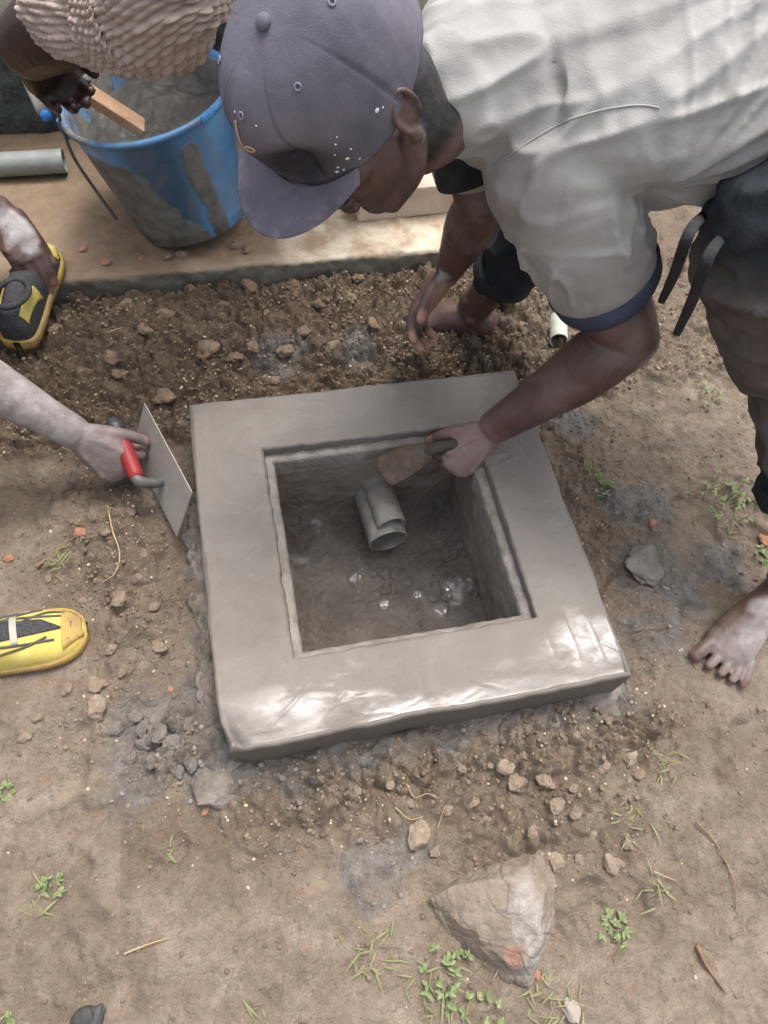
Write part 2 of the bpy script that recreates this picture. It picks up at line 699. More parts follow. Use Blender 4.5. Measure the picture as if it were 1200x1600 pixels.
M_stone = Mat('mossy_dark_stone', .85, .3)
_m = M_stone
_m.color(_m.mix(_m.ramp(_m.noise(25, 6), [(.4, 0.), (.6, 1.)]), _m.mix(_m.ramp(_m.noise(110, 4), [(.5, 0.), (.75, 1.)]), (.045, .048, .045), (.13, .14, .13)), (.085, .092, .088)))
_m.bump(_m.noise(60, 6), .008)
M_plaster = simple('cream_plaster', (.50, .45, .37), (.58, .53, .45), 6, .85, .25, .003, 60)


def build_wall():
    root = thing('low_wall', (0, WALL_Y, LEDGE_Z), 'low wall with a dark mossy base behind the bucket', 'wall')
    xs = np.linspace(-4, 4, 500)
    zs = np.linspace(-.02, .32, 50)
    X, Z = np.meshgrid(xs, zs)
    Y = WALL_Y + .012 * fbm2(X * 6, Z * 6, 61, 4) + .004 * fbm2(X * 40, Z * 40, 62, 3) + .01 * sstep(.29, .32, Z)
    put('plinth', grid_mesh('plinth', np.stack([X, Y, Z], -1)), M_stone.m, root)
    put('wall_face', box_mesh('w', (0, WALL_Y + .12, .47), (4, .09, .16)), M_plaster, root)


build_wall()
M_dirtyblock = simple('pale_dusty_concrete', (.62, .53, .44), (.42, .31, .23), 12, .8, .3, .003, 60)
_b = box_mesh('b', P(668, 292, .115), (.19, .055, .04), .006, ey=(-.05, 1, 0), ex=(1, .05, 0))
_n3 = fbm3(get_co(_b), 20, 3, 3)
put('concrete_block', _b, M_dirtyblock, base=P(668, 292, LEDGE_Z), label='pale dusty concrete block lying behind the kerb under the capped head', cat='block')


# ------------------------------------------------------------------ inspection chamber slab
def ring_pts(half, k, rounded=0.0):
    """k points per side of a square ring"""
    t = np.linspace(-1, 1, k, endpoint=False)
    a = np.concatenate([np.stack([t, -np.ones(k)], 1), np.stack([np.ones(k), t], 1), np.stack([-t, np.ones(k)], 1), np.stack([-np.ones(k), -t], 1)])
    return a * half


M_slab = Mat('fresh_wet_mortar', .5, .5)
_m = M_slab
_a = _m.attr('mask')
_c = _m.mix(_m.ramp(_m.noise(5, 5, .6), [(.35, 0.), (.65, 1.)]), (.140, .121, .102), (.186, .164, .141))
_c = _m.mix(_m.ramp(_m.noise(40, 4, .6), [(.5, 0.), (.8, .35)]), _c, (.17, .148, .127))
_c = _m.mix(_m.ramp(_m.noise(11, 5, .65, dist=1.), [(.52, 0.), (.68, .4)]), _c, (.235, .212, .188))
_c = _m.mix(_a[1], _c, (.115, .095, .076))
_m.color(_c)
_r = _m.ramp(_m.noise(9, 4, .6), [(.4, .46), (.6, .60)])
_wf = _m.math('MULTIPLY', _a[0], _m.ramp(_m.noise(22, 5, .6, stretch=(.5, 1, 1), dist=.6), [(.36, .35), (.56, 1.)]))
_m.rough(_m.mix(_wf, _r, (.2, .2, .2)))
_m.l(_m.ramp(_wf, [(.26, 0.), (.7, .85)]), _m.p.inputs['Coat Weight'])
_m.p.inputs['Coat Roughness'].default_value = .27
_m.p.inputs['Coat IOR'].default_value = 1.6
_m.bump(_m.noise(24, 4, .5, stretch=(.5, 1, 1), dist=1.5), .0016)
_m.bump(_m.noise(420, 4, .7), .0011)
M_rebate = simple('rough_mortar_lip', (.27, .245, .215), (.15, .13, .108), 35, .45, .5, .004, 90, r2=.75)
M_inner = Mat('damp_inner_mortar', .55, .4)
_m = M_inner
_m.color(_m.mix(_m.ramp(_m.noise(9, 6, .6), [(.35, 0.), (.65, 1.)]), (.16, .135, .11), (.25, .22, .187)))
_m.rough(_m.ramp(_m.noise(14, 4), [(.4, .35), (.6, .7)]))
_m.bump(_m.noise(16, 5, .5, dist=1.2), .006)
_m.bump(_m.noise(150, 5), .0015)
M_pitfloor = Mat('muddy_pit_floor', .6, .4)
_m = M_pitfloor
_a = _m.attr('mask')
_c = _m.mix(_m.ramp(_m.noise(14, 6, .65), [(.35, 0.), (.65, 1.)]), (.105, .088, .073), (.165, .141, .12))
_m.color(_m.mix(_m.math('MULTIPLY', _a[0], .6), _c, (.27, .25, .235)))  # wet spots also lightened: their glint is painted into the colour
_m.rough(_m.mix(_a[0], _m.ramp(_m.noise(18, 4), [(.4, .2), (.6, .6)]), (.08, .08, .08)))
_m.bump(_m.noise(60, 6, .65), .008)
_m.bump(_m.noise(260, 4), .0015)
_m.l(_m.math('MULTIPLY', _a[0], 1.0), _m.p.inputs['Coat Weight'])
_m.p.inputs['Coat Roughness'].default_value = .1
_m.p.inputs['Coat IOR'].default_value = 1.6

M_foot = Mat('wet_mortar_footing', .5, .45)
_m = M_foot
_m.color(_m.mix(_m.ramp(_m.noise(20, 6, .65), [(.35, 0.), (.65, 1.)]), (.12, .098, .078), (.225, .195, .165)))
_m.rough(_m.ramp(_m.noise(25, 4), [(.4, .25), (.6, .7)]))
_m.bump(_m.noise(60, 6, .65), .006)
gnd = lambda x, y: np.clip(ground_h(x, y, False), -.01, .02) * .5
chamber = thing('inspection_chamber', (0, 0, 0), 'freshly plastered square inspection chamber with an open top', 'manhole')


def build_slab():
    k = 170
    U = ring_pts(1.0, k)
    n = len(U)
    s_in, s_out = HO, HS
    rings = []
    kinds = []
    # inner lip edge up from rebate
    for z in np.linspace(ZT - .026, ZT - .005, 5):
        rings.append((s_in, z, 'i'))
    rings.append((s_in + .0015, ZT - .0018, 'i'))
    for t in np.linspace(0, 1, 40):
        rings.append((s_in + .005 + (s_out - s_in - .012) * t, ZT, 't'))
    for a in np.linspace(.2, math.pi / 2, 5):
        rings.append((s_out - .007 + .007 * math.sin(a), ZT - .007 + .007 * math.cos(a), 'o'))
    for z in np.linspace(ZT - .012, -.03, 24):
        rings.append((s_out, z, 'o'))
    G = np.zeros((len(rings), n, 3))
    wet = np.zeros((len(rings), n))
    dk = np.zeros((len(rings), n))
    for i, (h, z, kd) in enumerate(rings):
        p = U * h
        ang = np.arctan2(U[:, 1], U[:, 0])
        x, y = p[:, 0], p[:, 1]
        # wobble of the trowelled outline
        edge = (h - s_in) / (s_out - s_in)
        wob = .0035 * fbm2(x * 9, y * 9, 71, 3) + .0016 * fbm2(x * 40, y * 40, 72, 3)
        if kd == 'i':
            wob = .0022 * fbm2(x * 30, y * 30, 73, 4) + .0016 * fbm2(x * 90, y * 90, 74, 2)
        nx, ny = np.where(np.abs(U[:, 0]) >= .9999, np.sign(U[:, 0]), 0), np.where(np.abs(U[:, 1]) >= .9999, np.sign(U[:, 1]), 0)
        x = x + nx * wob
        y = y + ny * wob
        zz = np.full(n, z)
        if kd == 't':
            zz = zz + .0042 * fbm2(x * 8, y * 8, 75, 3) + .0009 * fbm2(x * 22, y * 60, 76, 3)
            # trowel drag ridges
            dd = (x * .35 + y * .94) * 34 + 2.2 * fbm2(x * 7, y * 7, 77, 3)
            rid = np.maximum(0, np.abs(dd - np.round(dd)) * -9 + 1) * sstep(.1, .5, fbm2(x * 11, y * 11, 78, 3))
            # curved trowel strokes
            for ccx, ccy, q_ in ((-.9, -.3, 26), (.5, -1.1, 21), (-.35, .9, 24)):
                d2 = np.hypot(x - ccx, y - ccy) * q_ + .5 * fbm2(x * 5, y * 5, q_, 2)
                rid = rid + .75 * np.maximum(0, np.abs(d2 - np.round(d2)) * -14 + 1) * sstep(.22, .5, fbm2(x * 8 + q_, y * 8, 79 + q_, 3))
            zz = zz + .0018 * rid
            # front edge droops a little and carries a wet film
            fr = np.exp(-((y + HS) / .034) ** 2)
            zz = zz - .006 * fr
            w = np.maximum(fr * (.8 + .6 * fbm2(x * 5, y * 9, 79, 3)), .9 * np.exp(-(((x - .28) / .08) ** 2 + ((y + .265) / .07) ** 2)))
            w = np.maximum(w, .9 * np.exp(-(((x + .20) / .16) ** 2 + ((y + .285) / .045) ** 2)))
            w = np.maximum(w, .30 * sstep(.25, .6, fbm2(x * 9 + 4, y * 14, 80, 4)))
            wet[i] = np.clip(w, 0, 1)
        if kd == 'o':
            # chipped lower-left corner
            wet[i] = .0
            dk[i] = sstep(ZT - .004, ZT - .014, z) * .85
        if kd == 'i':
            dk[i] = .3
        ch = np.exp(-(((x + HS) / .03) ** 2 + ((y + HS) / .045) ** 2))
        zz = zz - ch * .022 * (.7 + .6 * fbm2(x * 60, y * 60, 81, 3))
        x = x + ch * .012
        y = y + ch * .006
        G[i] = np.stack([x, y, zz], 1)
    me = grid_mesh('slab', G, wrap=True)
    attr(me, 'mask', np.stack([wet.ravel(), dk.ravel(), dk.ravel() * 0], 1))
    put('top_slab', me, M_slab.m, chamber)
    # mortar squeezed out round the foot of the slab
    pr = crom(np.array([(HS - .012, .034, 0), (HS + .006, .030, 0), (HS + .014, .027, 0), (HS + .024, .022, 0), (HS + .036, .014, 0), (HS + .045, -.03, 0)]), 4)
    G = np.zeros((len(pr), n, 3))
    for i, (h, z, _) in enumerate(pr):
        x, y = (U * h).T
        amt = np.clip(.55 + .9 * fbm2(x * 5, y * 5, 88, 3) + .35 * sstep(0, -.3, y), .1, 1.25)
        amt = amt * np.where(y > .2, .45, 1.0)
        q = np.clip((h - HS) / .040, 0, 1)
        nx, ny = np.where(np.abs(U[:, 0]) >= .9999, np.sign(U[:, 0]), 0), np.where(np.abs(U[:, 1]) >= .9999, np.sign(U[:, 1]), 0)
        e = (h - HS) * (amt - 1) + q * (.018 * fbm2(x * 20, y * 20, 89, 4) + .008 * fbm2(x * 70, y * 70, 90, 3))
        f1, f2, rid = worley2(x * 45, y * 45, 91)
        zz = z * amt + .016 * fbm2(x * 26, y * 26, 92, 4) * (.25 + q) + .010 * sstep(0, .3, f2 - f1) * (rid > .3) * q - .006
        G[i] = np.stack([x + nx * e, y + ny * e, zz + gnd(x, y) * q], 1)
    put('mortar_footing', grid_mesh('footing', G, wrap=True), M_foot.m, chamber)
    # rebate ledge inside the opening
    rr = [(HO + .012, ZT - .020), (HO - .001, ZT - .021), (HO - .007, ZT - .022), (HO - .012, ZT - .024), (HO - .0155, ZT - .029), (HO - .0165, ZT - .045), (HO - .0165, ZT - .065)]
    rr = crom(np.array([(a, b, 0) for a, b in rr]), 3)
    G = np.zeros((len(rr), n, 3))
    for i, (h, z, _) in enumerate(rr):
        x, y = (U * h).T
        e = .0014 * fbm2(x * 28, y * 28, 85, 4) + .0008 * fbm2(x * 100, y * 100, 86, 2)
        nx, ny = np.where(np.abs(U[:, 0]) >= .9999, np.sign(U[:, 0]), 0), np.where(np.abs(U[:, 1]) >= .9999, np.sign(U[:, 1]), 0)
        G[i] = np.stack([x + nx * e, y + ny * e, z + .0025 * fbm2(x * 33, y * 33, 87, 4)], 1)
    put('rebate_lip', grid_mesh('rebate', G, wrap=True), M_rebate, chamber)
    # four inner walls
    hw = HO - .015
    for sx, sy in ((0, 1), (1, 0), (0, -1), (-1, 0)):
        t = np.linspace(-hw - .01, hw + .01, 110)
        z = np.linspace(ZF - .03, ZT - .045, 70)
        T, Z = np.meshgrid(t, z)
        d = hw + .002 + .004 * fbm2(T * 9 + sx * 3 + sy * 7, Z * 12, 91, 4) + .002 * np.maximum(0, fbm2(T * 24 + sx * 9, Z * 20, 92, 3))
        st, _, rid = worley2(T * 14 + 3 * sx, Z * 18 + sy, 93)
        d = d - .0025 * sstep(.5, .2, st) * (rid > .55)
        X = sx * d + (0 if sx else 1) * T
        Y = sy * d + (0 if sy else 1) * T
        put('inner_wall', grid_mesh('iw', np.stack([X, Y, Z], -1)), M_inner.m, chamber)
    t = np.linspace(-hw - .02, hw + .02, 190)
    X, Y = np.meshgrid(t, t)
    f1, f2, rid = worley2(X * 40, Y * 40, 95)
    Z = ZF + .010 * fbm2(X * 9, Y * 9, 94, 4) + .006 * sstep(0, .3, f2 - f1) * (rid > .45) * sstep(-.1, .3, fbm2(X * 8, Y * 8, 96, 3)) + .003 * fbm2(X * 60, Y * 60, 97, 3)
    edge = np.maximum(np.abs(X), np.abs(Y))
    Z = Z + .03 * sstep(hw - .045, hw + .01, edge)
    spots = np.zeros(X.shape)
    for u, v, r in ((468, 880, .016), (556, 908, .014), (712, 925, .026), (498, 828, .012), (690, 955, .012), (600, 945, .009), (650, 930, .010)):
        c = P(u, v, ZF)
        spots = np.maximum(spots, 1 - sstep(.5 * r, 1.2 * r, np.hypot(X - c[0], Y - c[1]) + .016 * fbm2(X * 50, Y * 50, 98, 3)))
    Z = Z + spots * .004
    me = grid_mesh('cf', np.stack([X, Y, Z], -1))
    attr(me, 'mask', np.stack([spots.ravel()] * 3, 1))
    put('pit_floor', me, M_pitfloor.m, chamber)


build_slab()

# two pipes coming out of the back wall of the pit
M_pipe = simple('grey_pvc_mortar_smeared', (.37, .355, .32), (.13, .112, .09), 16, .3, .5, .004, 60, r2=.7)


def pipe_mesh(a, b, ro, ri, n=40, jag=.0):
    a, b = np.asarray(a, float), np.asarray(b, float)
    t = unit(b - a)
    u = unit(np.cross(t, A(.1, .2, .97)))
    w = np.cross(u, t)
    ang = np.linspace(0, 2 * math.pi, n, endpoint=False)
    seq = [(a + t * .002, ri), (b - t * .002, ri), (b, ri + .0008), (b, ro - .0008), (b - t * .0012, ro)]
    seq += [(a + (b - a) * s, ro) for s in np.linspace(.97, .03, 24)] + [(a + t * .0012, ro), (a, ro - .0008), (a, ri + .0008), (a + t * .002, ri)]
    G = np.array([c + r * (np.outer(np.cos(ang), u) + np.outer(np.sin(ang), w)) for c, r in seq])
    if jag:
        G = G + (jag * fbm3(G.reshape(-1, 3), 50, 4, 3)).reshape(G.shape[0], n, 1) * t
    return grid_mesh('pipe', G, wrap=True)


pe = P(607, 846, -.075)
put('drain_pipe', pipe_mesh((pe[0] - .012, HO + .03, pe[2] + .005), pe, .041, .0368), M_pipe, base=pe, label='wider grey drain pipe end, lower of the two in the pit', cat='pipe')
pe2 = P(612, 822, -.036)
put('drain_pipe', pipe_mesh((pe2[0] - .016, HO + .03, pe2[2] + .004), pe2, .030, .0265), M_pipe, base=pe2, label='narrower mortar-smeared pipe lying on top of the wider pit pipe', cat='pipe')

# loose conduit on the veranda, pipe stub in the mud
M_conduit = simple('grey_plastic_conduit', (.30, .33, .31), (.20, .21, .19), 22, .5, .45, .001, 90)
qa, qb = P(-160, 268, LEDGE_Z + .03), P(101, 252, LEDGE_Z + .03)
qb[2] = qa[2] = LEDGE_Z + .031
put('conduit_pipe', pipe_mesh(qa, qb, .027, .0235), M_conduit, base=(qa + qb) / 2 - A(0, 0, .027), label='grey plastic pipe lying on the brown veranda floor', cat='pipe')
M_stub = simple('pale_weathered_pipe', (.52, .55, .48), (.38, .40, .33), 30, .5, .4)
sa, sb_ = P(882, 500, .045), P(873, 533, .04)
put('pipe_stub', pipe_mesh(sa + A(.01, .06, -.02), sb_, .021, .0175), M_stub, base=sb_ - A(0, 0, .02), label='short pale pipe stub poking out of the mud behind the slab', cat='pipe')

# ------------------------------------------------------------------ bucket of mortar
M_bucket = Mat('blue_plastic_smeared', .38, .5)
_m = M_bucket
_a = _m.attr('mask')
_blue = _m.mix(_m.ramp(_m.noise(8, 4), [(.35, 0.), (.65, 1.)]), (.05, .19, .40), (.10, .31, .57))
_mud = _m.mix(_m.ramp(_m.noise(30, 5), [(.35, 0.), (.65, 1.)]), (.10, .094, .082), (.18, .168, .145))
_sm = _m.math('ADD', _a[0], _m.math('MULTIPLY', _m.math('SUBTRACT', _m.noise(18, 5, .65, stretch=(1, 1, .45), dist=.5), .5), 1.1))
_film = _m.mix(_m.math('MULTIPLY', _a[1], .8), _blue, (.042, .060, .078))
_film = _m.mix(_m.ramp(_m.noise(13, 6, .7, stretch=(1, 1, .35), dist=.6), [(.44, 0.), (.66, .75)]), _film, (.13, .145, .15))
_m.color(_m.mix(_m.ramp(_sm, [(.46, 0.), (.56, 1.)]), _film, _mud))
_m.rough(_m.ramp(_sm, [(.4, .34), (.6, .7)]))
_m.bump(_m.ramp(_sm, [(.44, 0.), (.6, 1.)]), .003)
_m.bump(_m.noise(160, 4), .0006)
M_mortar = Mat('wet_mortar_mix', .45, .25)
_m = M_mortar
_m.color(_m.mix(_m.ramp(_m.noise(14, 5), [(.35, 0.), (.65, 1.)]), (.048, .044, .037), (.082, .075, .065)))
_m.rough(_m.ramp(_m.noise(20, 4), [(.4, .4), (.6, .65)]))
_m.bump(_m.noise(22, 5, .55, dist=.4), .004)
_m.bump(_m.noise(200, 4), .0008)
M_wood = Mat('worn_timber', .75, .3)
_m = M_wood
_m.color(_m.mix(_m.ramp(_m.noise(25, 5, .6, stretch=(1, 1, 1)), [(.35, 0.), (.65, 1.)]), (.32, .19, .105), (.45, .30, .185)))
_m.bump(_m.noise(90, 4), .001)

BK_B, BK_T = A(-.283, .912, LEDGE_Z + .003), A(-.340, .982, .350)


def build_bucket():
    root = thing('bucket', BK_B, 'blue plastic bucket smeared and filled with grey mortar', 'bucket')
    ax = unit(BK_T - BK_B)
    L = np.linalg.norm(BK_T - BK_B)
    ex = unit(np.cross(A(0, 1, 0), ax))
    ey = np.cross(ax, ex)
    th = math.radians(-14)                      # the soft rim sags towards the camera side
    tx = unit(ey * math.cos(th) - ax * math.sin(th) * -1)
    n = 96
    ang = np.linspace(0, 2 * math.pi, n, endpoint=False)
    rb, rt = .120, .176

    def rad(t):
        return rb + (rt - rb) * t ** .9
    seq = [(0.012, rb - .03), (.006, rb - .012), (0, rb - .006), (0.004, rb), (.02, rb + .003)]
    seq = [(s / L, r) for s, r in seq]
    seq += [(t, rad(t)) for t in np.linspace(.08, .93, 36)]
    seq += [(.935, rad(.935) + .004), (.95, rad(.95) + .008), (.975, rt + .009), (.99, rt + .008), (1.0, rt + .004), (1.0, rt - .001), (.98, rt - .004)]
    seq += [(t, rad(t) - .004) for t in np.linspace(.95, .3, 24)]
    G = np.zeros((len(seq), n, 3))
    msk = np.zeros((len(seq), n, 2))
    for i, (t, r) in enumerate(seq):
        inside = i > 5 + 36 + 6
        # soft plastic: slightly out of round towards the top
        rr = r * (1 + .018 * t * np.cos(2 * ang + .6)) - .005 * np.exp(-((t - .55) / .22) ** 2) * np.exp(-((np.angle(np.exp(1j * (ang + .35)))) / .5) ** 2)
        G[i] = BK_B + ax * (t * L) + np.outer(np.cos(ang) * rr, ex) + np.outer(np.sin(ang) * rr, ey) + np.outer(np.sin(ang) * rr * .22 * t ** 2, ax)
        # mortar runs: outer side
        a_ = np.angle(np.exp(1j * (ang + math.pi / 2)))      # 0 at the side facing the camera
        if inside:
            msk[i, :, 0] = .62
        else:
            left = sstep(-.35, -1.1, a_ - (.8 - 1.6 * t) + .3)
            leftrun = sstep(.25, -.25, a_ + .05 + 1.1 * (t - .35))
            strip = np.exp(-((a_ - .62 + .25 * t) / .16) ** 2) * sstep(.92, .75, t)
            msk[i, :, 0] = np.clip(.20 + .70 * leftrun * sstep(.9, .7, t) + .62 * strip, 0, 1)
            msk[i, :, 1] = sstep(.5, .2, np.abs(a_ + .05)) * sstep(.97, .9, t)
            if t > .93:
                msk[i, :, 0] = .30 + .25 * (a_ < -.5)
                msk[i, :, 1] = 0
    me = grid_mesh('bucket_shell', G, wrap=True)
    attr(me, 'mask', np.concatenate([msk, msk[:, :, :1] * 0], 2).reshape(-1, 3))
    put('shell', me, M_bucket.m, root)
    # mortar inside (surface with lumps)
    rs = np.linspace(0, 1, 40)
    t0 = .80
    G = np.zeros((40, n, 3))
    for i, q in enumerate(rs):
        r = q * (rad(t0) - .003)
        x, y = np.cos(ang) * r, np.sin(ang) * r
        hh = .012 * fbm2(x * 12, y * 12, 101, 4) + .007 * fbm2(x * 45, y * 45, 102, 3) + .03 * sstep(-.02, .16, y) - .006
        G[i] = BK_B + ax * t0 * L + np.outer(x, ex) + np.outer(y, ey) + np.outer(hh + y * .12, ax)
    put('mortar_mix', grid_mesh('mortar_mix', G, wrap=True), M_mortar.m, root)
    # bail handle hanging down the left side, with its plastic grip by the rim
    M_wire = simple('dark_wire', (.06, .06, .06), (.12, .11, .1), 30, .5)
    top = BK_B + ax * L
    hl, hr = top - ax * .02 - ex * (rt + .012) - ey * .02, top - ax * .02 + ex * (rt + .012) - ey * .02
    B = MB()
    pts = [hl]
    low = BK_B + ax * (L * .45)
    for a in np.linspace(math.pi, 1.25 * math.pi, 8)[1:]:
        pts.append(low + ax * (.0) + ex * math.cos(a) * (rt + .010) + ey * math.sin(a) * (rt - .01))
    pts = [hl, hl - ax * .06 - ey * .015, hl - ax * .12 - ey * .03 + ex * .015, hl - ax * .19 - ey * .045 + ex * .035]
    tube(B, pts, [.0035] * 4, n=8)
    put('bail_handle', mesh_from('b', B.verts(), B.f), M_wire, root)
    B = MB()
    g1, g0 = P(68, 172, .40), P(42, 118, .42)
    tube(B, [g0, (g0 + g1) / 2, g1], [.013, .0135, .0135], n=16)
    gr = put('grip', mesh_from('g', B.verts(), B.f), simple('mortar_coated_grip', (.22, .215, .2), (.30, .29, .27), 40, .7), root)
    B = MB()
    tube(B, [g1 + unit(g1 - g0) * .0125, g1 + unit(g1 - g0) * .0145], [.0105, .0105], n=16)
    put('grip_end', mesh_from('g', B.verts(), B.f), simple('blue_plastic', (.02, .16, .55), (.03, .22, .65), 20, .4), gr)
    B = MB()
    tube(B, [g0 - unit(g1 - g0) * .0, g0 + A(.04, .0, -.01), hl], [.0035] * 3, n=8)
    put('bail_wire', mesh_from('b', B.verts(), B.f), M_wire, root)
    M_ear = simple('blue_ear', (.03, .15, .38), (.05, .2, .45), 20, .5)
    for s in (1, -1):
        B = MB()
        c = top + ex * s * (rt + .012) - ax * .028
        box(B, c, ex, ey, ax, .006, .022, .02, .004)
        put('ear', mesh_from('ear', B.verts(), B.f, False), M_ear, root)
    # rim overlap notch at the front right
    B = MB()
    a = -math.pi / 2 + .80
    c0 = [BK_B + ax * (L * .972 + math.sin(q) * rt * .21) + ex * math.cos(q) * (rt + .0085) + ey * math.sin(q) * (rt + .0085) for q in np.linspace(a - .15, a, 5)]
    tube(B, c0, [(.004, .008)] * 5, up=ax, n=10)
    put('rim_clip', mesh_from('rc', B.verts(), B.f), simple('blue_rim', (.06, .26, .55), (.08, .30, .60), 20, .4), root)


build_bucket()
# timber batten standing in the mortar
w0, w1 = P(60, 96, .475), P(216, 196, .355)
B = MB()
_d = unit(w1 - w0)
_s = unit(np.cross(_d, A(0, 0, 1)))
box(B, (w0 + w1) / 2, _d, _s, np.cross(_s, _d), np.linalg.norm(w1 - w0) / 2 + .01, .022, .009, .003)
put('timber_batten', mesh_from('tb', B.verts(), B.f, False), M_wood.m, base=w1, label='flat orange-brown wooden batten dipped into the bucket of mortar', cat='wood')

# ------------------------------------------------------------------ rock, stones, clods
M_rock = Mat('clay_covered_rock', .8, .3)
_m = M_rock
_a = _m.attr('mask')
_c = _m.mix(_m.ramp(_m.noise(12, 6, .65), [(.35, 0.), (.65, 1.)]), (.20, .155, .118), (.30, .243, .19))
_c = _m.mix(_m.ramp(_m.noise(60, 5), [(.5, 0.), (.75, .5)]), _c, (.19, .14, .10))
_c = _m.mix(_a[0], _c, _m.mix(_m.ramp(_m.noise(60, 4), [(.4, 0.), (.6, 1.)]), (.34, .315, .28), (.25, .22, .19)))
_c = _m.mix(_a[1], _c, _m.mix(_m.ramp(_m.noise(60, 4), [(.4, 0.), (.6, 1.)]), (.34, .145, .09), (.26, .13, .09)))
_c = _m.mix(_a[2], _c, (.09, .095, .10))
_m.color(_c)
_m.bump(_m.noise(40, 6, .65), .007)
_m.bump(_m.noise(220, 5, .7), .0018)


def ico(sub):
    bm = bmesh.new()
    bmesh.ops.create_icosphere(bm, subdivisions=sub, radius=1.0)
    bm.verts.ensure_lookup_table()
    bm.verts.index_update()
    V = np.array([v.co for v in bm.verts])
    F = [tuple(v.index for v in f.verts) for f in bm.faces]
    bm.free()
    return V, F


def faceted(V, seed, k=9, soft=.06):
    """clip a sphere by random planes for angular stones"""
    r = np.random.default_rng(seed)
    for _ in range(k):
        d = unit(r.normal(size=3))
        o = r.uniform(.62, .86)
        q = V @ d
        V = V - np.outer(np.maximum(0, q - o) * (1 - soft), d)
    return V


def build_rock():
    pts = [(666, 1408, 0), (690, 1452, 0), (735, 1490, 0), (785, 1532, -.004), (826, 1540, -.004), (852, 1500, 0), (868, 1432, 0), (876, 1365, 0), (846, 1322, 0), (760, 1345, 0), (706, 1372, 0),
           (672, 1404, .022), (700, 1384, .045), (752, 1376, .062), (800, 1372, .075), (832, 1345, .055), (852, 1392, .066), (838, 1432, .074), (842, 1476, .060), (818, 1512, .045), (790, 1505, .040), (712, 1440, .040), (752, 1468, .045), (812, 1420, .078)]
    W = np.array([P(u, v, z) for u, v, z in pts])
    W[:, 2] += .004
    W = np.vstack([W, W[:11] - A(0, 0, .03)])
    bm = bmesh.new()
    for w in W:
        bm.verts.new(Vector(w))
    bmesh.ops.convex_hull(bm, input=bm.verts[:])
    lone = [v for v in bm.verts if not v.link_faces]
    bmesh.ops.delete(bm, geom=lone, context='VERTS')
    bm.verts.index_update()
    B = MB()
    B.add([v.co for v in bm.verts], [tuple(v.index for v in f.verts) for f in bm.faces])
    bm.free()
    me = remesh(B, .0022, 3, .5)
    V = get_co(me)
    N = get_no(me)
    d = .0045 * fbm3(V, 24, 5, 4) + .002 * fbm3(V, 90, 6, 3)
    f1, f2, rid = worley2(V[:, 0] * 26 + V[:, 2] * 9, V[:, 1] * 26 + V[:, 2] * 12, 4)
    d = d + .004 * (rid - .5) * sstep(0, .12, f2 - f1) - .002 * sstep(.08, 0, f2 - f1)
    V = V + N * d[:, None]
    set_co(me, V)
    W = V
    j = .016 * fbm3(W, 30, 9, 3)
    q = P(828, 1452, .065)
    q2 = P(806, 1488, .05)
    e = P(812, 1505, .04)
    cem = 1 - sstep(.6, 1.15, np.hypot((W[:, 0] - q[0]) / .034, (W[:, 1] - q[1]) / .062) + j * 40)
    red = .75 - .75 * sstep(.004, .018, np.linalg.norm((W - q2) * A(1, 1, .5), axis=1) + j)
    drk = 0 * sstep(.008, .012, np.linalg.norm((W - P(828, 1470, .06)) * A(1, 1, .5), axis=1) + j)
    attr(me, 'mask', np.stack([cem, red, drk * (1 - red)], 1))
    return put('boulder', me, M_rock.m, base=P(770, 1420, 0), label='large angular rock with mortar and brick stuck to it, in front of the slab', cat='rock')


build_rock()

M_clod = Mat('mud_clod', .85, .25)
_m = M_clod
_o = _m.n('ShaderNodeObjectInfo')
_c = _m.mix(_m.ramp(_m.noise(2.2, 6, .6), [(.35, 0.), (.65, 1.)]), (.235, .178, .128), (.35, .275, .208))
_c = _m.mix(_m.math('MULTIPLY', _o.outputs['Random'], .3), _c, (.20, .14, .10))
_m.color(_c)
_m.bump(_m.noise(7, 6, .65), .003)
M_wetclod = Mat('moist_clod', .8, .3)
_m = M_wetclod
_o = _m.n('ShaderNodeObjectInfo')
_c = _m.mix(_m.ramp(_m.noise(2.2, 6, .6), [(.35, 0.), (.65, 1.)]), (.145, .100, .064), (.24, .172, .118))
_m.color(_m.mix(_m.math('MULTIPLY', _o.outputs['Random'], .4), _c, (.29, .215, .15)))
_m.bump(_m.noise(7, 6, .65), .003)
M_greyclod = simple('cement_clod', (.135, .117, .10), (.215, .193, .17), 2.5, .7, .35, .003, 7, r2=.5)
M_brick = simple('brick_chip', (.36, .165, .10), (.44, .24, .155), 60, .85, .25, .001, 200)
stone_meshes = []
for s in range(7):
    V, F = ico(4)
    V = faceted(V, 40 + s, 11, .10)
    V = V + V * (.26 * fbm3(V, 1.8, s, 3) + .10 * fbm3(V, 6, s + 3, 3))[:, None]
    stone_meshes.append((V * A(1, .8, .62), F))
stone_me = {}


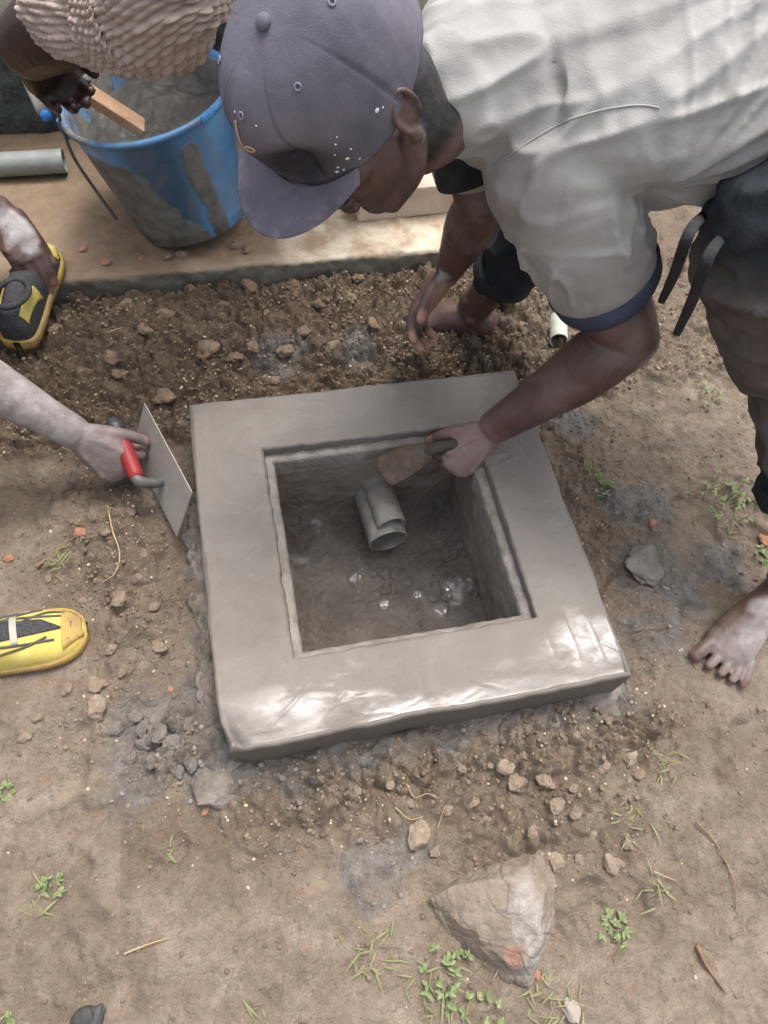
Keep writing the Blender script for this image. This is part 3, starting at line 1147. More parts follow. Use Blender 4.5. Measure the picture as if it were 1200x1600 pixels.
def stone(u, v, px, mat, label, group, cat='stone', name='stone', seed=0, z=None, flat=.8, sink=.7):
    """loose stone, px = its width in photo pixels"""
    c = P(u, v, .01)
    if z is None:
        z = gz(c[0], c[1])
        c = P(u, v, z)
        z = gz(c[0], c[1])
    else:
        c = P(u, v, z)
    ppm = FPX / (CAM_R[2] @ (c - CAM_C))
    r = px / ppm / 2
    key = (seed % 7, mat.name)
    if key not in stone_me:
        V, F = stone_meshes[seed % 7]
        me = mesh_from(name, V, F)
        me.materials.append(mat)
        stone_me[key] = me
    o = bpy.data.objects.new(name, stone_me[key])
    COL.objects.link(o)
    o.location = Vector((c[0], c[1], z + r * .62 * flat * (1 - sink)))
    rr = random.Random(seed * 13 + int(u))
    o.rotation_euler = (rr.uniform(-.3, .3), rr.uniform(-.3, .3), rr.uniform(0, 6.28))
    o.scale = (r, r, r * flat)
    o['label'] = label
    o['category'] = cat
    if group:
        o['group'] = group
    return o


ORD = 'first second third fourth fifth sixth seventh eighth ninth tenth eleventh twelfth thirteenth fourteenth fifteenth sixteenth seventeenth eighteenth nineteenth twentieth'.split()
ORD += ['twenty-' + o for o in ORD[:9]] + ['thirtieth'] + ['thirty-' + o for o in ORD[:9]]


def rank(lst, i):
    return ORD[sorted(range(len(lst)), key=lambda k: lst[k][0]).index(i)]


L1 = '%s brown clod from the left in the dug soil behind the slab'
S1 = [(325, 552, 38), (350, 480, 30), (262, 498, 26), (228, 520, 24), (300, 462, 22), (370, 566, 24), (395, 540, 22), (445, 545, 26), (430, 598, 20),
                               (475, 520, 24), (190, 590, 24), (175, 560, 30), (120, 560, 28), (135, 585, 36), (255, 620, 34), (110, 470, 28), (545, 470, 24), (585, 500, 22), (500, 480, 20),
                               (460, 450, 24), (390, 455, 26), (560, 440, 18), (240, 455, 28), (200, 480, 22), (90, 520, 26), (820, 500, 24), (800, 530, 22), (905, 520, 20), (850, 555, 22), (420, 490, 22), (520, 540, 20), (790, 480, 26)]
for i, (u, v, w) in enumerate(S1):
    stone(u, v, w * 1.15, M_wetclod.m, L1 % rank(S1, i), 'clods in the dug soil behind the slab', 'clod', 'mud_clod', i)
L2 = '%s brown clod from the left on the soil left of the slab'
S2 = [(186, 936, 34), (150, 1070, 38), (152, 1108, 40), (172, 1014, 24), (105, 1078, 22), (60, 1120, 22), (250, 1010, 26), (215, 905, 20), (40, 1150, 26), (120, 1010, 18), (75, 905, 18),
                               (190, 1050, 18), (240, 950, 22), (130, 940, 16), (225, 865, 22), (165, 830, 18), (30, 835, 20), (205, 800, 20)]
for i, (u, v, w) in enumerate(S2):
    stone(u, v, w, M_clod.m, L2 % rank(S2, i), 'clods left of the slab', 'clod', 'mud_clod', i + 3)
L3 = '%s grey mortar lump from the left at the lower left slab corner'
S3 = [(180, 1138, 26), (210, 1120, 22), (245, 1118, 40), (250, 1145, 30), (228, 1160, 26), (275, 1160, 30), (290, 1130, 24), (240, 1190, 24), (265, 1180, 22), (300, 1190, 26), (205, 1185, 20), (278, 1205, 22), (222, 1138, 20)]
for i, (u, v, w) in enumerate(S3):
    stone(u, v, w * 1.25, M_greyclod, L3 % rank(S3, i), 'mortar lumps at the slab corner', 'lump', 'mortar_lump', i)
L4 = '%s brown clod from the left in the crumbled soil before the slab'
S4 = [(790, 1196, 40), (808, 1222, 42), (850, 1216, 50), (770, 1190, 24), (740, 1255, 24), (655, 1305, 60), (700, 1265, 26), (640, 1255, 22), (870, 1260, 34), (900, 1270, 30), (985, 1180, 40), (940, 1200, 30),
                               (895, 1232, 22), (720, 1200, 24), (610, 1225, 22), (560, 1235, 20), (905, 1345, 24), (955, 1350, 46), (870, 1350, 40), (830, 1300, 28), (925, 1305, 24), (1000, 1210, 26), (680, 1330, 24), (760, 1280, 22), (980, 1320, 24), (820, 1180, 22), (900, 1150, 20), (950, 1125, 22)]
for i, (u, v, w) in enumerate(S4):
    stone(u, v, w * .85, M_clod.m, L4 % rank(S4, i), 'clods in front of the slab', 'clod', 'mud_clod', i + 1, sink=.75)
stone(1003, 890, 84, M_greyclod, 'flat grey cement-dusted stone to the right of the slab', None, 'stone', 'flat_stone', 4, flat=.5, sink=.3)
stone(893, 1578, 34, simple('pale_stone', (.34, .30, .25), (.26, .22, .18), 30, .8), 'small pale stone at the bottom edge near the rock', None, 'stone', 'stone', 2)
stone(140, 1590, 52, simple('dark_stone', (.03, .03, .03), (.07, .065, .06), 30, .6), 'dark rounded stone at the bottom edge left of centre', None, 'stone', 'stone', 5)
stone(475, 1600 - 10, 22, M_clod.m, 'small clod at the bottom edge near the middle', None, 'clod', 'mud_clod', 5)
L5 = '%s orange brick chip from the left on the muddy ground'
S5 = [(838, 1522, 24), (128, 833, 22), (15, 872, 20), (1020 - 0, 816, 16), (320, 1268, 16), (1192, 845, 26), (268, 1078, 12)]
for i, (u, v, w) in enumerate(S5):
    stone(u, v, w, M_brick, L5 % rank(S5, i), 'brick chips on the mud', 'brick chip', 'brick_chip', i + 2)
L6 = '%s orange brick chip from the left on the veranda floor'
S6 = [(130, 389, 17), (166, 411, 20), (203, 364, 15), (221, 403, 10), (238, 381, 9), (165, 391, 8), (215, 397, 7)]
for i, (u, v, w) in enumerate(S6):
    stone(u, v, w, M_brick, L6 % rank(S6, i), 'brick chips on the veranda', 'brick chip', 'brick_chip', i, z=LEDGE_Z + .001, flat=.35, sink=.2)
S7 = [(285, 398, 22), (262, 404, 18), (370, 385, 20), (385, 392, 16)]
for i, (u, v, w) in enumerate(S7):
    stone(u, v, w, M_clod.m, '%s crumb of dried mud from the left at the foot of the bucket' % rank(S7, i), 'mud crumbs under the bucket', 'clod', 'mud_clod', i, z=LEDGE_Z, sink=.3)


def build_gravel():
    V0, F0 = ico(1)
    r = np.random.default_rng(3)
    for name, N, lo, hi, grey in (('soil_crumbs', 20000, .0010, .0060, False), ('mortar_crumbs', 2600, .0015, .007, True)):
        x = r.uniform(-1.0, 1.2, N * 6)
        y = r.uniform(-.95, .755, N * 6)
        d = np.maximum(np.abs(x), np.abs(y))
        w = cement_mask(x, y) * .9 if grey else (.10 + .9 * rough_mask(x, y)) * (1 - .7 * cement_mask(x, y)) * (.35 + .65 * sstep(-.3, .4, fbm2(x * 9, y * 9, 131, 3)))
        ok = (d > HS + .006) & (r.random(N * 6) < w)
        x, y = x[ok][:N], y[ok][:N]
        n = len(x)
        s = lo + (hi - lo) * r.random(n) ** 4.0
        z = ground_h(x, y) + s * .05
        vs = []
        for i in range(8):
            vs.append(faceted(V0, i + 90, 9, .0))
        vs = np.array(vs)
        pick = r.integers(0, 8, n)
        a = r.uniform(0, 6.28, n)
        sc = s[:, None] * np.stack([np.ones(n), r.uniform(.6, 1, n), r.uniform(.5, .85, n)], 1)
        V = vs[pick] * sc[:, None, :]
        ca, sa = np.cos(a)[:, None], np.sin(a)[:, None]
        X = V[:, :, 0] * ca - V[:, :, 1] * sa + x[:, None]
        Y = V[:, :, 0] * sa + V[:, :, 1] * ca + y[:, None]
        Z = V[:, :, 2] + z[:, None]
        W = np.stack([X, Y, Z], -1).reshape(-1, 3)
        nv = len(V0)
        Fa = np.array(F0)
        F = (Fa[None] + (np.arange(n) * nv)[:, None, None]).reshape(-1, 3)
        me = bpy.data.meshes.new(name)
        me.vertices.add(len(W))
        me.vertices.foreach_set('co', W.reshape(-1))
        me.loops.add(len(F) * 3)
        me.loops.foreach_set('vertex_index', F.reshape(-1).astype(np.int32))
        me.polygons.add(len(F))
        me.polygons.foreach_set('loop_start', np.arange(0, len(F) * 3, 3, dtype=np.int32))
        me.update(calc_edges=True)
        tone = np.repeat(r.random(n), nv)
        pale = np.repeat((r.random(n) < .16) & (s < .0042), nv).astype(float)
        attr(me, 'mask', np.stack([tone, pale, tone], 1))
        m = Mat(name, .8, .3)
        a_ = m.attr('mask')
        if grey:
            c = m.mix(a_[0], (.15, .130, .112), (.26, .232, .205))
        else:
            c = m.mix(a_[0], (.14, .100, .069), (.245, .184, .136))
            c = m.mix(a_[1], c, (.55, .46, .34))
        m.color(c)
        m.bump(m.noise(300, 3), .001)
        put(name, me, m.m, kind='stuff', label='grey mortar crumbs scattered round the slab' if grey else 'fine brown soil crumbs scattered over the ground', cat='mortar' if grey else 'soil')


build_gravel()

# ------------------------------------------------------------------ twigs, roots, weeds
M_twig = simple('dry_twig', (.26, .165, .095), (.16, .10, .06), 60, .8, .3, .001, 200)
M_root = simple('pale_root', (.42, .33, .20), (.32, .23, .13), 60, .8, .3)


def twig(pts, r, mat, label, name='twig', cat='twig', lift=.006, z=None):
    W = []
    for i, (u, v) in enumerate(pts):
        c = P(u, v, .01 if z is None else z)
        if z is None:
            c = P(u, v, gz(c[0], c[1]) + lift)
        else:
            c[2] = z + lift
        W.append(c)
    B = MB()
    k = len(W)
    tube(B, W, [.72 * r * (1 - .5 * i / (k - 1)) for i in range(k)], n=7, sub=5)
    V = B.verts()
    V = V + .15 * r * np.stack([fbm3(V, 60, s, 2) for s in (1, 2, 3)], 1)
    b = A(*W[0]) - A(0, 0, lift)
    return put(name, mesh_from(name, V, B.f), mat, base=b, label=label, cat=cat)


twig([(198, 383), (185, 410), (172, 440), (150, 468), (118, 506)], .004, M_twig, 'thin bent stick leaning from the ledge down into the soil', lift=.012)
_o = bpy.data.objects['twig']
twig([(168, 790), (176, 830), (187, 865), (180, 895), (160, 910)], .0028, M_root, 'thin curved root on the soil left of the slab', 'root')
twig([(58, 885), (85, 862), (118, 838)], .004, M_twig, 'short straight stick above the yellow shoe')
twig([(1088, 1285), (1112, 1310), (1133, 1345), (1148, 1385), (1150, 1420)], .0024, M_twig, 'long curved twig pressed in the mud at the lower right')
twig([(1090, 1480), (1108, 1515), (1130, 1545)], .005, M_twig, 'dark broken twig lying at the lower right')
twig([(636, 1226), (648, 1246), (668, 1240), (686, 1248)], .0016, M_root, 'wispy pale root hair in front of the slab', 'root')
twig([(618, 1262), (640, 1280), (660, 1276)], .0016, M_root, 'pale root thread nearest the brown clods in front', 'root')
twig([(684, 1294), (690, 1274), (696, 1258)], .0014, M_root, 'short upright pale root in the crumbled soil', 'root')
twig([(195, 1490), (225, 1478), (262, 1466)], .0025, M_root, 'pale straw lying on the mud at the lower left', 'straw', 'straw')
twig([(172, 518), (190, 512)], .0022, M_root, 'tiny root on the dug soil below the ledge', 'root')
twig([(1022, 1362), (1045, 1372), (1056, 1376)], .002, M_root, 'thin straw on the mud right of the rock', 'straw', 'straw')
twig([(990, 985), (1015, 982), (1045, 978)], .0022, M_twig, 'dark thin twig below the flat grey stone')

M_leaf = Mat('fresh_green_leaf', .5, .4)
_m = M_leaf
_o = _m.n('ShaderNodeObjectInfo')
_c = _m.mix(_m.ramp(_m.noise(60, 3), [(.35, 0.), (.65, 1.)]), (.085, .125, .04), (.18, .225, .08))
_m.color(_m.mix(_m.math('MULTIPLY', _o.outputs['Random'], .4), _c, (.13, .17, .06)))
_m.p.inputs['Transmission Weight'].default_value = 0.0
_m.p.inputs['Subsurface Weight'].default_value = .0
M_grass = simple('dull_grass', (.13, .15, .06), (.24, .22, .11), 50, .7)


def leaf(B, p, d, w, l, up=A(0, 0, 1), curl=.3):
    d = unit(d)
    s = unit(np.cross(d, up))
    nn = np.cross(s, d)
    V, F = [], []
    prof = [(0, .12), (.2, .7), (.45, 1.), (.7, .8), (.9, .4), (1, .05)]
    for t, q in prof:
        c = p + d * l * t - nn * curl * l * t * t
        V += [c - s * w * q + nn * w * .3 * q, c, c + s * w * q + nn * w * .3 * q]
    for i in range(len(prof) - 1):
        a = i * 3
        F += [(a, a + 1, a + 4, a + 3), (a + 1, a + 2, a + 5, a + 4)]
    B.add(V, F)


def weed(u, v, wpx, n, label, kind='leaf', seed=0, group='weeds sprouting in the mud'):
    r = np.random.default_rng(seed)
    c = P(u, v, .01)
    z = gz(c[0], c[1])
    c = P(u, v, z)
    c[2] = z
    ppm = FPX / (CAM_R[2] @ (c - CAM_C))
    R_ = wpx / ppm / 2
    root = thing('weed' if kind == 'leaf' else 'grass_tuft', c, label, 'weed' if kind == 'leaf' else 'grass', group)
    BL, BS = MB(), MB()
    for i in range(int(n * (1.3 if kind == 'leaf' else 1.3))):
        a = r.uniform(0, 6.28)
        el = r.uniform(.25, 1.1)
        rad = R_ * r.uniform(0, 1.) ** .7
        q = c + A(math.cos(a) * rad * .9, math.sin(a) * rad * .9, 0)
        q[2] = gz(q[0], q[1])
        if kind == 'leaf':
            tip = q + A(math.cos(a) * .25, math.sin(a) * .25, .5) * R_ * r.uniform(.35, .8)
            tube(BS, [q - A(0, 0, .004), (q + tip) / 2 + A(0, 0, .002), tip], [.0009, .0008, .0007], n=5, sub=2)
            for k in range(5):
                aa = a + r.uniform(-1.8, 1.8)
                leaf(BL, tip, A(math.cos(aa), math.sin(aa), r.uniform(0., .6)), r.uniform(.0014, .0034), r.uniform(.005, .012), curl=r.uniform(.1, .5))
        else:
            l = r.uniform(.012, .034)
            a = r.uniform(0, 6.28)
            leaf(BL, q, A(math.cos(a) * .8, math.sin(a) * .8, el), r.uniform(.0009, .0017), l, curl=r.uniform(.2, .9))
    if kind == 'leaf':
        put('leaves', mesh_from('leaves', BL.verts(), BL.f), M_leaf.m, root, kind='stuff')
        put('stems', mesh_from('stems', BS.verts(), BS.f), M_leaf.m, root, kind='stuff')
    else:
        put('blades', mesh_from('blades', BL.verts(), BL.f), M_grass, root, kind='stuff')
    return root


weed(1138, 785, 88, 26, 'bright green weed clump on the mud at the right edge', seed=1)
weed(958, 1452, 46, 12, 'small green seedling right of the big rock', seed=2)
weed(700, 1530, 96, 15, 'green clover patch at the lower left of the big rock', seed=3)
weed(745, 1585, 70, 8, 'green weeds at the bottom edge below the rock', seed=13)
weed(937, 762, 34, 10, 'small green sprout beside the right edge of the slab', seed=4)
weed(1190, 870, 30, 9, 'narrow green weed by the bare foot at the right edge', seed=5)
weed(8, 1238, 22, 6, 'tiny bright green leaf at the left edge', seed=6)
weed(6, 1597, 22, 6, 'tiny green leaf in the lower left corner', seed=7)
weed(80, 1382, 34, 7, 'faint green weed at the lower left', seed=8)
weed(1105, 620, 44, 7, 'small dull weed behind the elbow on the right', seed=9)
weed(785, 1500, 40, 16, 'grass along the underside of the big rock', 'grass', 20)
for i, (u, v, w, n, lab) in enumerate([(990, 1282, 70, 14, 'sparse grass right of the crumbled soil in front'), (1040, 1190, 60, 16, 'dull grass tuft off the front right corner of the slab'),
                                       (575, 1490, 90, 26, 'grass tuft at the bottom left of the rock'), (1025, 1395, 50, 10, 'few grass blades right of the seedling'), (895, 1570, 40, 8, 'long grass blades at the bottom by the pale stone'),
                                       (90, 885, 36, 16, 'dry grass tuft above the yellow shoe'), (265, 1340, 36, 7, 'few grass blades at the lower left of the slab'), (690, 1560, 120, 34, 'thin grass at the bottom edge'), (925, 740, 60, 18, 'dull grass beside the right slab edge'),
                                       (1150, 830, 60, 14, 'grass around the weed clump at right'), (850, 1560, 100, 22, 'thin grass below the rock'), (410, 1590, 30, 6, 'grass blades at the bottom edge left of centre'), (60, 1410, 50, 8, 'faint grass at the lower left')]):
    weed(u, v, w, n, lab, 'grass', 30 + i, 'grass tufts in the mud')

# ------------------------------------------------------------------ people: shared pieces
def skin_mat(name, dark, mid, palm=(.42, .215, .165)):
    m = Mat(name, .42, .5)
    a = m.attr('mask')
    c = m.mix(m.ramp(m.noise(14, 5), [(.35, 0.), (.65, 1.)]), dark, mid)
    c = m.mix(a[1], c, palm)
    mud = m.mix(m.ramp(m.noise(50, 5), [(.35, 0.), (.65, 1.)]), (.36, .34, .325), (.50, .475, .455))
    f = m.math('MULTIPLY', a[0], m.ramp(m.noise(40, 6, .65), [(.25, .35), (.6, 1.)]))
    c = m.mix(f, c, mud)
    c = m.mix(a[2], c, (.012, .011, .011))
    m.color(c)
    m.rough(m.mix(a[0], m.ramp(m.noise(30, 3), [(.4, .36), (.6, .52)]), (.8, .8, .8)))
    m.bump(m.noise(120, 4), .0010)
    m.bump(m.noise(420, 3), .0005)
    m.p.inputs['Subsurface Weight'].default_value = .0
    return m.m


def hand(B, wrist, d, nrm, side=1, curl=(.5, .6, .7, .8), spread=.10, thumb=(.55, .4), size=1.0, palm_pts=None, tips=None):
    """five-fingered hand. d: wrist->knuckles, nrm: back-of-hand normal, side=+1: thumb towards cross(d, nrm)*side"""
    d = unit(d)
    nrm = unit(nrm - d * (np.asarray(nrm) @ d))
    s = np.cross(d, nrm) * side            # towards the thumb
    k = size
    L = .092 * k
    # palm
    tube(B, [wrist, wrist + d * L * .35, wrist + d * L * .75, wrist + d * L], [(.027 * k, .020 * k), (.037 * k, .019 * k), (.041 * k, .0165 * k), (.038 * k, .013 * k)], up=nrm, n=16)
    ellip(B, wrist + d * .036 * k + s * .024 * k - nrm * .009 * k, [d * .030 * k, s * .015 * k, nrm * .015 * k])
    fl = (.079, .088, .082, .063)
    off = (.029, .0095, -.0105, -.0295)
    rad = (.0096, .0099, .0094, .0083)
    for i in range(4):
        base = wrist + d * (L - .004 * k - .010 * k * abs(i - 1.2) * .6) + s * off[i] * k
        fd = unit(d + s * spread * (1.3 - i) * .9)
        c = curl[i]
        pts = [base - fd * .02 * k]
        q = base
        ang = 0
        nn = nrm
        pts.append(q)
        for seg, ca in ((.45, .75), (.30, 1.05), (.25, .7)):
            ang += c * ca
            v = fd * math.cos(ang) - nn * math.sin(ang)
            q = q + v * fl[i] * k * seg
            pts.append(q)
        r = rad[i] * k
        ellip(B, base + nrm * .0065 * k, [fd * .011 * k, s * .0085 * k, nrm * .0075 * k], 10, 8)
        tube(B, [wrist + d * .015 * k + s * off[i] * .35 * k + nrm * .0165 * k, base * .5 + (wrist + s * off[i] * .5 * k) * .5 + nrm * .0150 * k, base + nrm * .0085 * k], [.0030 * k, .0032 * k, .0035 * k], n=8)
        tube(B, pts, [r * 1.08, r * 1.1, r * 1.0, r * .93, r * .78], n=12, sub=4)
        if tips is not None:
            tips.append(q)
    # thumb
    b = wrist + d * .022 * k + s * .026 * k - nrm * .004 * k
    td = unit(d * math.cos(thumb[0]) + s * math.sin(thumb[0]) - nrm * .25)
    q1 = b + td * .040 * k
    t2 = unit(td * math.cos(thumb[1]) + (d * .8 - nrm * .8 - s * .2) * math.sin(thumb[1]))
    q2 = q1 + t2 * .031 * k
    t3 = unit(t2 * math.cos(thumb[1] * .7) + (d * .8 - nrm * .9 - s * .3) * math.sin(thumb[1] * .7))
    q3 = q2 + t3 * .024 * k
    tube(B, [b - td * .01 * k, b, q1, q2, q3], [.014 * k, .0145 * k, .0120 * k, .0112 * k, .0088 * k], n=12)
    if tips is not None:
        tips.append(q3)
    if palm_pts is not None:
        palm_pts.append((wrist + d * L * .6 - nrm * .02 * k, .05 * k, nrm))
    return d, nrm, s


def foot(B, ankle, toe_dir, size=1.0, side=1, up=A(0, 0, 1)):
    """bare foot on the ground; ankle is the joint centre. side=+1: big toe towards cross(toe_dir, up)*side"""
    f = unit(toe_dir - up * (toe_dir @ up))
    s = np.cross(f, up) * side
    k = size
    g = ankle[2] - .0
    c = lambda a, b, z: A(*(ankle[:2] + (f * a + s * b)[:2] * k), 0) + A(0, 0, z * k + GZ0)
    GZ0 = ankle[2] - .075 * k
    tube(B, [c(-.035, 0, .036), c(0, 0, .044), c(.05, .003, .040), c(.10, .006, .028), c(.145, .004, .020), c(.165, .003, .017)],
         [(.030 * k, .034 * k), (.034 * k, .044 * k), (.036 * k, .040 * k), (.042 * k, .028 * k), (.046 * k, .020 * k), (.043 * k, .016 * k)], up=up, n=18)
    tube(B, [c(-.005, 0, .05), ankle, ankle + up * .03 * k], [.034 * k, .033 * k, .034 * k], n=14)
    ellip(B, c(0, .034, .072), [f * .013 * k, s * .008 * k, up * .013 * k], 10, 8)
    ellip(B, c(-.005, -.034, .066), [f * .013 * k, s * .008 * k, up * .013 * k], 10, 8)
    toes = [(.032, .060, .0135), (.0075, .056, .0098), (-.0125, .050, .0092), (-.0305, .043, .0088), (-.047, .034, .0084)]
    for b, l, r in toes:
        tube(B, [c(.145, b * .9, .016), c(.165, b, .017), c(.165 + l * .45, b * 1.12, .016), c(.165 + l * .75, b * 1.16, .0105)], [r * k, r * .92 * k, r * .94 * k, r * .88 * k], n=12)
    return f, s


def spots_mask(V, spots, seed=0, jag=.012, fq=40):
    m = np.zeros(len(V))
    j = jag * fbm3(V, fq, seed, 3)
    for c, r, w in spots:
        m = np.maximum(m, w * (1 - sstep(.55 * r, 1.15 * r, np.linalg.norm(V - c, axis=1) + j)))
    return m


M_black = simple('black_cloth', (.012, .012, .014), (.03, .03, .033), 40, .85, .25, .002, 200)

# ------------------------------------------------------------------ person bending over the slab
TO_W = lambda a: CAM_R.T @ (A(*a) * A(1, -1, -1))
# orientation of the (askew) cap and of the head below it
CAPC = unit(A(-.5567, -.4113, .7217))
CAPF = A(-.6249, -.3650, -.6901)
CAPF = unit(CAPF - CAPC * (CAPF @ CAPC))
CAPL = np.cross(CAPC, CAPF)
CAP_H = P(530, 137, .7525)
hc = unit(TO_W((-.62, .34, .70)))                  # crown
hl = TO_W((.60, -.39, .69))
hl = unit(hl - hc * (hl @ hc))
hf = np.cross(hl, hc)
_t = math.radians(15)
hf, hl = hf * math.cos(_t) - hl * math.sin(_t), hl * math.cos(_t) + hf * math.sin(_t)
HEAD = P(562, 150, .748)

N_SH, N_EL, N_WR = P(862, 262, .640), P(985, 532, .385), P(772, 668, .165)
F_SH, F_EL, F_WR = A(.155, .51, .64), P(752, 318, .46), P(699, 428, .235)
NECK = A(.105, .310, .705)
HIPC = A(.73, .26, .755)
N_HIP, F_HIP = HIPC + A(0, -.095, -.02), HIPC + A(0, .095, -.02)
N_KN, N_AN = P(1272, 590, .42), P(1232, 915, .08)
F_KN, F_AN = A(.415, .475, .43), P(738, 485, .085)
worker = thing('person', (.6, .12, 0), 'person in pale t-shirt and grey cap bending barefoot over the slab', 'person')


def build_worker():
    B = MB()
    # torso, pelvis
    tube(B, [HIPC + A(.06, 0, -.01), HIPC + A(-.08, .005, 0), A(.48, .28, .735), A(.32, .32, .71), A(.22, .345, .69), A(.15, .35, .685)],
         [(.15, .105), (.14, .10), (.14, .09), (.145, .088), (.12, .07), (.06, .05)], up=A(.05, 0, 1), n=24)
    # neck and head
    nb = NECK
    tube(B, [nb + A(.05, .02, -.01), nb, HEAD - hc * .085 - hf * .028, HEAD - hc * .02 - hf * .03], [.060, .056, .052, .058], n=20)
    ellip(B, HEAD + hc * .025 - hf * .008, [hl * .072, hf * .086, hc * .078], 28, 18)
    ellip(B, HEAD - hc * .045 + hf * .028, [hl * .062, hf * .066, hc * .075], 24, 16)     # face
    ellip(B, HEAD - hc * .092 + hf * .052, [hl * .036, hf * .034, hc * .026], 18, 12)     # chin
    tube(B, [HEAD - hc * .05 + hl * .060 - hf * .004, HEAD - hc * .080 + hl * .050 + hf * .02, HEAD - hc * .098 + hl * .026 + hf * .058], [.018, .018, .017], n=12)
    tube(B, [HEAD - hc * .05 - hl * .060 - hf * .004, HEAD - hc * .080 - hl * .050 + hf * .02, HEAD - hc * .098 - hl * .026 + hf * .058], [.018, .018, .017], n=12)
    ellip(B, HEAD - hc * .028 + hf * .062 + hl * .040, [hl * .024, hf * .024, hc * .020], 14, 10)   # cheeks
    ellip(B, HEAD - hc * .028 + hf * .062 - hl * .040, [hl * .024, hf * .024, hc * .020], 14, 10)
    tube(B, [HEAD + hc * .008 + hf * .088, HEAD - hc * .02 + hf * .100, HEAD - hc * .036 + hf * .108], [.010, .012, .015], n=12)  # nose
    for sgn in (1, -1):
        ellip(B, HEAD - hc * .040 + hf * .098 + hl * sgn * .013, [hl * .009, hf * .010, hc * .008], 10, 8)
        ellip(B, HEAD + hc * .008 + hf * .079 + hl * sgn * .032, [hl * .014, hf * .011, hc * .010], 12, 8)    # eyes
        tube(B, [HEAD + hc * .022 + hf * .088 + hl * sgn * .012, HEAD + hc * .026 + hf * .082 + hl * sgn * .045], [.009, .008], n=10)
        # ear: rim, bowl, lobe
        e0 = HEAD - hc * .014 - hf * .006 + hl * sgn * .079
        eo = unit(hl * sgn * .8 - hf * .5)
        rim = []
        for t in np.linspace(-.6, 4.4, 12):
            rim.append(e0 + hc * (.025 * math.sin(t) + .002) - hf * (.015 * -math.cos(t)) * -1 + eo * (.008 + .003 * math.sin(t)))
        tube(B, rim, [.0042] * 12, n=8, sub=2)
        ellip(B, e0 - hc * .002 - hf * .004 + eo * .003, [eo * .006, hf * .012, hc * .020], 12, 8)
        ellip(B, e0 - hc * .026 + hf * .005 + eo * .005, [eo * .006, hf * .008, hc * .010], 10, 8)
    tube(B, [HEAD - hc * .060 + hf * .094 - hl * .022, HEAD - hc * .058 + hf * .102, HEAD - hc * .060 + hf * .094 + hl * .022], [.005, .008, .005], n=10)
    tube(B, [HEAD - hc * .073 + hf * .092 - hl * .020, HEAD - hc * .072 + hf * .098, HEAD - hc * .073 + hf * .092 + hl * .020], [.005, .008, .005], n=10)
    # near arm
    tube(B, [A(.24, .30, .67), N_SH, N_SH * .55 + N_EL * .45 + A(-.008, .0, -.004), N_SH * .2 + N_EL * .8, N_EL], [.06, .064, .062, .055, .047], n=18)
    fd = unit(N_WR - N_EL)
    tube(B, [N_EL - fd * .004, N_EL + fd * .05 + A(-.006, 0, .004), N_EL + fd * .11, N_EL + fd * .19, N_WR], [.046, .055, .052, .042, (.034, .028)], up=A(.3, -.6, .7), n=18)
    ellip(B, N_EL + A(.028, -.008, -.016), [fd * .026, A(0, .022, 0), A(0, 0, .024)], 12, 8)
    tips, palms = [], []
    hd = unit(P(722, 712, .125) - N_WR)
    hd = unit(hd + A(0, 0, -.25))
    hand(B, N_WR + fd * .010, hd, TO_W((.15, -.35, .95)), side=1, curl=(1.0, 1.1, 1.15, 1.2), spread=.13, thumb=(.6, .6), size=1.0, palm_pts=palms, tips=tips)
    # far arm
    fe = unit(F_WR - F_EL)
    tube(B, [A(.16, .42, .67), F_SH, (F_SH + F_EL) / 2, F_EL], [.06, .058, .05, .043], n=16)
    tube(B, [F_EL, F_EL + fe * .06, F_EL + fe * .14, F_WR], [.043, .047, .038, (.030, .025)], up=TO_W((.5, 0, .8)), n=18)
    fh = unit(P(622, 530, .140) - F_WR)
    hand(B, F_WR, fh, TO_W((-.78, .05, -.25)), side=-1, curl=(.40, .50, .55, .62), spread=.08, thumb=(.42, .25), size=1.02, palm_pts=palms, tips=tips)
    # legs
    tube(B, [N_HIP + A(.02, 0, .02), N_HIP, P(1245, 360, .635), P(1240, 440, .565), N_KN], [.085, .085, .08, .07, .055], n=16)
    sd_ = unit(N_AN - N_KN)
    tube(B, [N_KN, N_KN + sd_ * .12, N_KN + sd_ * .26, N_AN], [.054, .058, .042, .035], n=16)
    foot(B, N_AN, P(1150, 1025, .0) - P(1218, 940, .0), .98, side=1)
    tube(B, [F_HIP + A(.02, 0, .02), F_HIP, (F_HIP + F_KN) / 2, F_KN], [.085, .085, .07, .055], n=16)
    sf = unit(F_AN - F_KN)
    tube(B, [F_KN, F_KN + sf * .12, F_KN + sf * .26, F_AN], [.054, .058, .042, .035], n=16)
    foot(B, F_AN, P(640, 478, .0) - P(740, 500, .0), 1.0, side=-1)
    me = remesh(B, .0028, 3, .5)
    V = get_co(me)
    Nn = get_no(me)
    mud = spots_mask(V, [(P(716, 660, .185), .022, .95), (P(692, 438, .26), .020, .9), (P(706, 420, .27), .012, .6), (P(1028, 572, .36), .045, .5), (P(1190, 1000, .06), .05, .55), (P(1195, 945, .09), .035, .6)], 3)
    mud = np.maximum(mud, np.clip(.03 + .2 * fbm3(V, 16, 12, 4), 0, .14))
    mud = np.maximum(mud, spots_mask(V, [(N_WR + hd * .09, .075, .22), (P(1140, 1030, .02), .06, .3)], 5, .03))
    palm = np.zeros(len(V))
    for c, r, n_ in palms:
        q = 1 - sstep(.6 * r, 1.3 * r, np.linalg.norm(V - c, axis=1))
        palm = np.maximum(palm, q * sstep(-.1, .45, -(Nn @ n_)) * .9)
    for t in tips:
        palm = np.maximum(palm, .85 * (1 - sstep(.012, .028, np.linalg.norm(V - t, axis=1))))
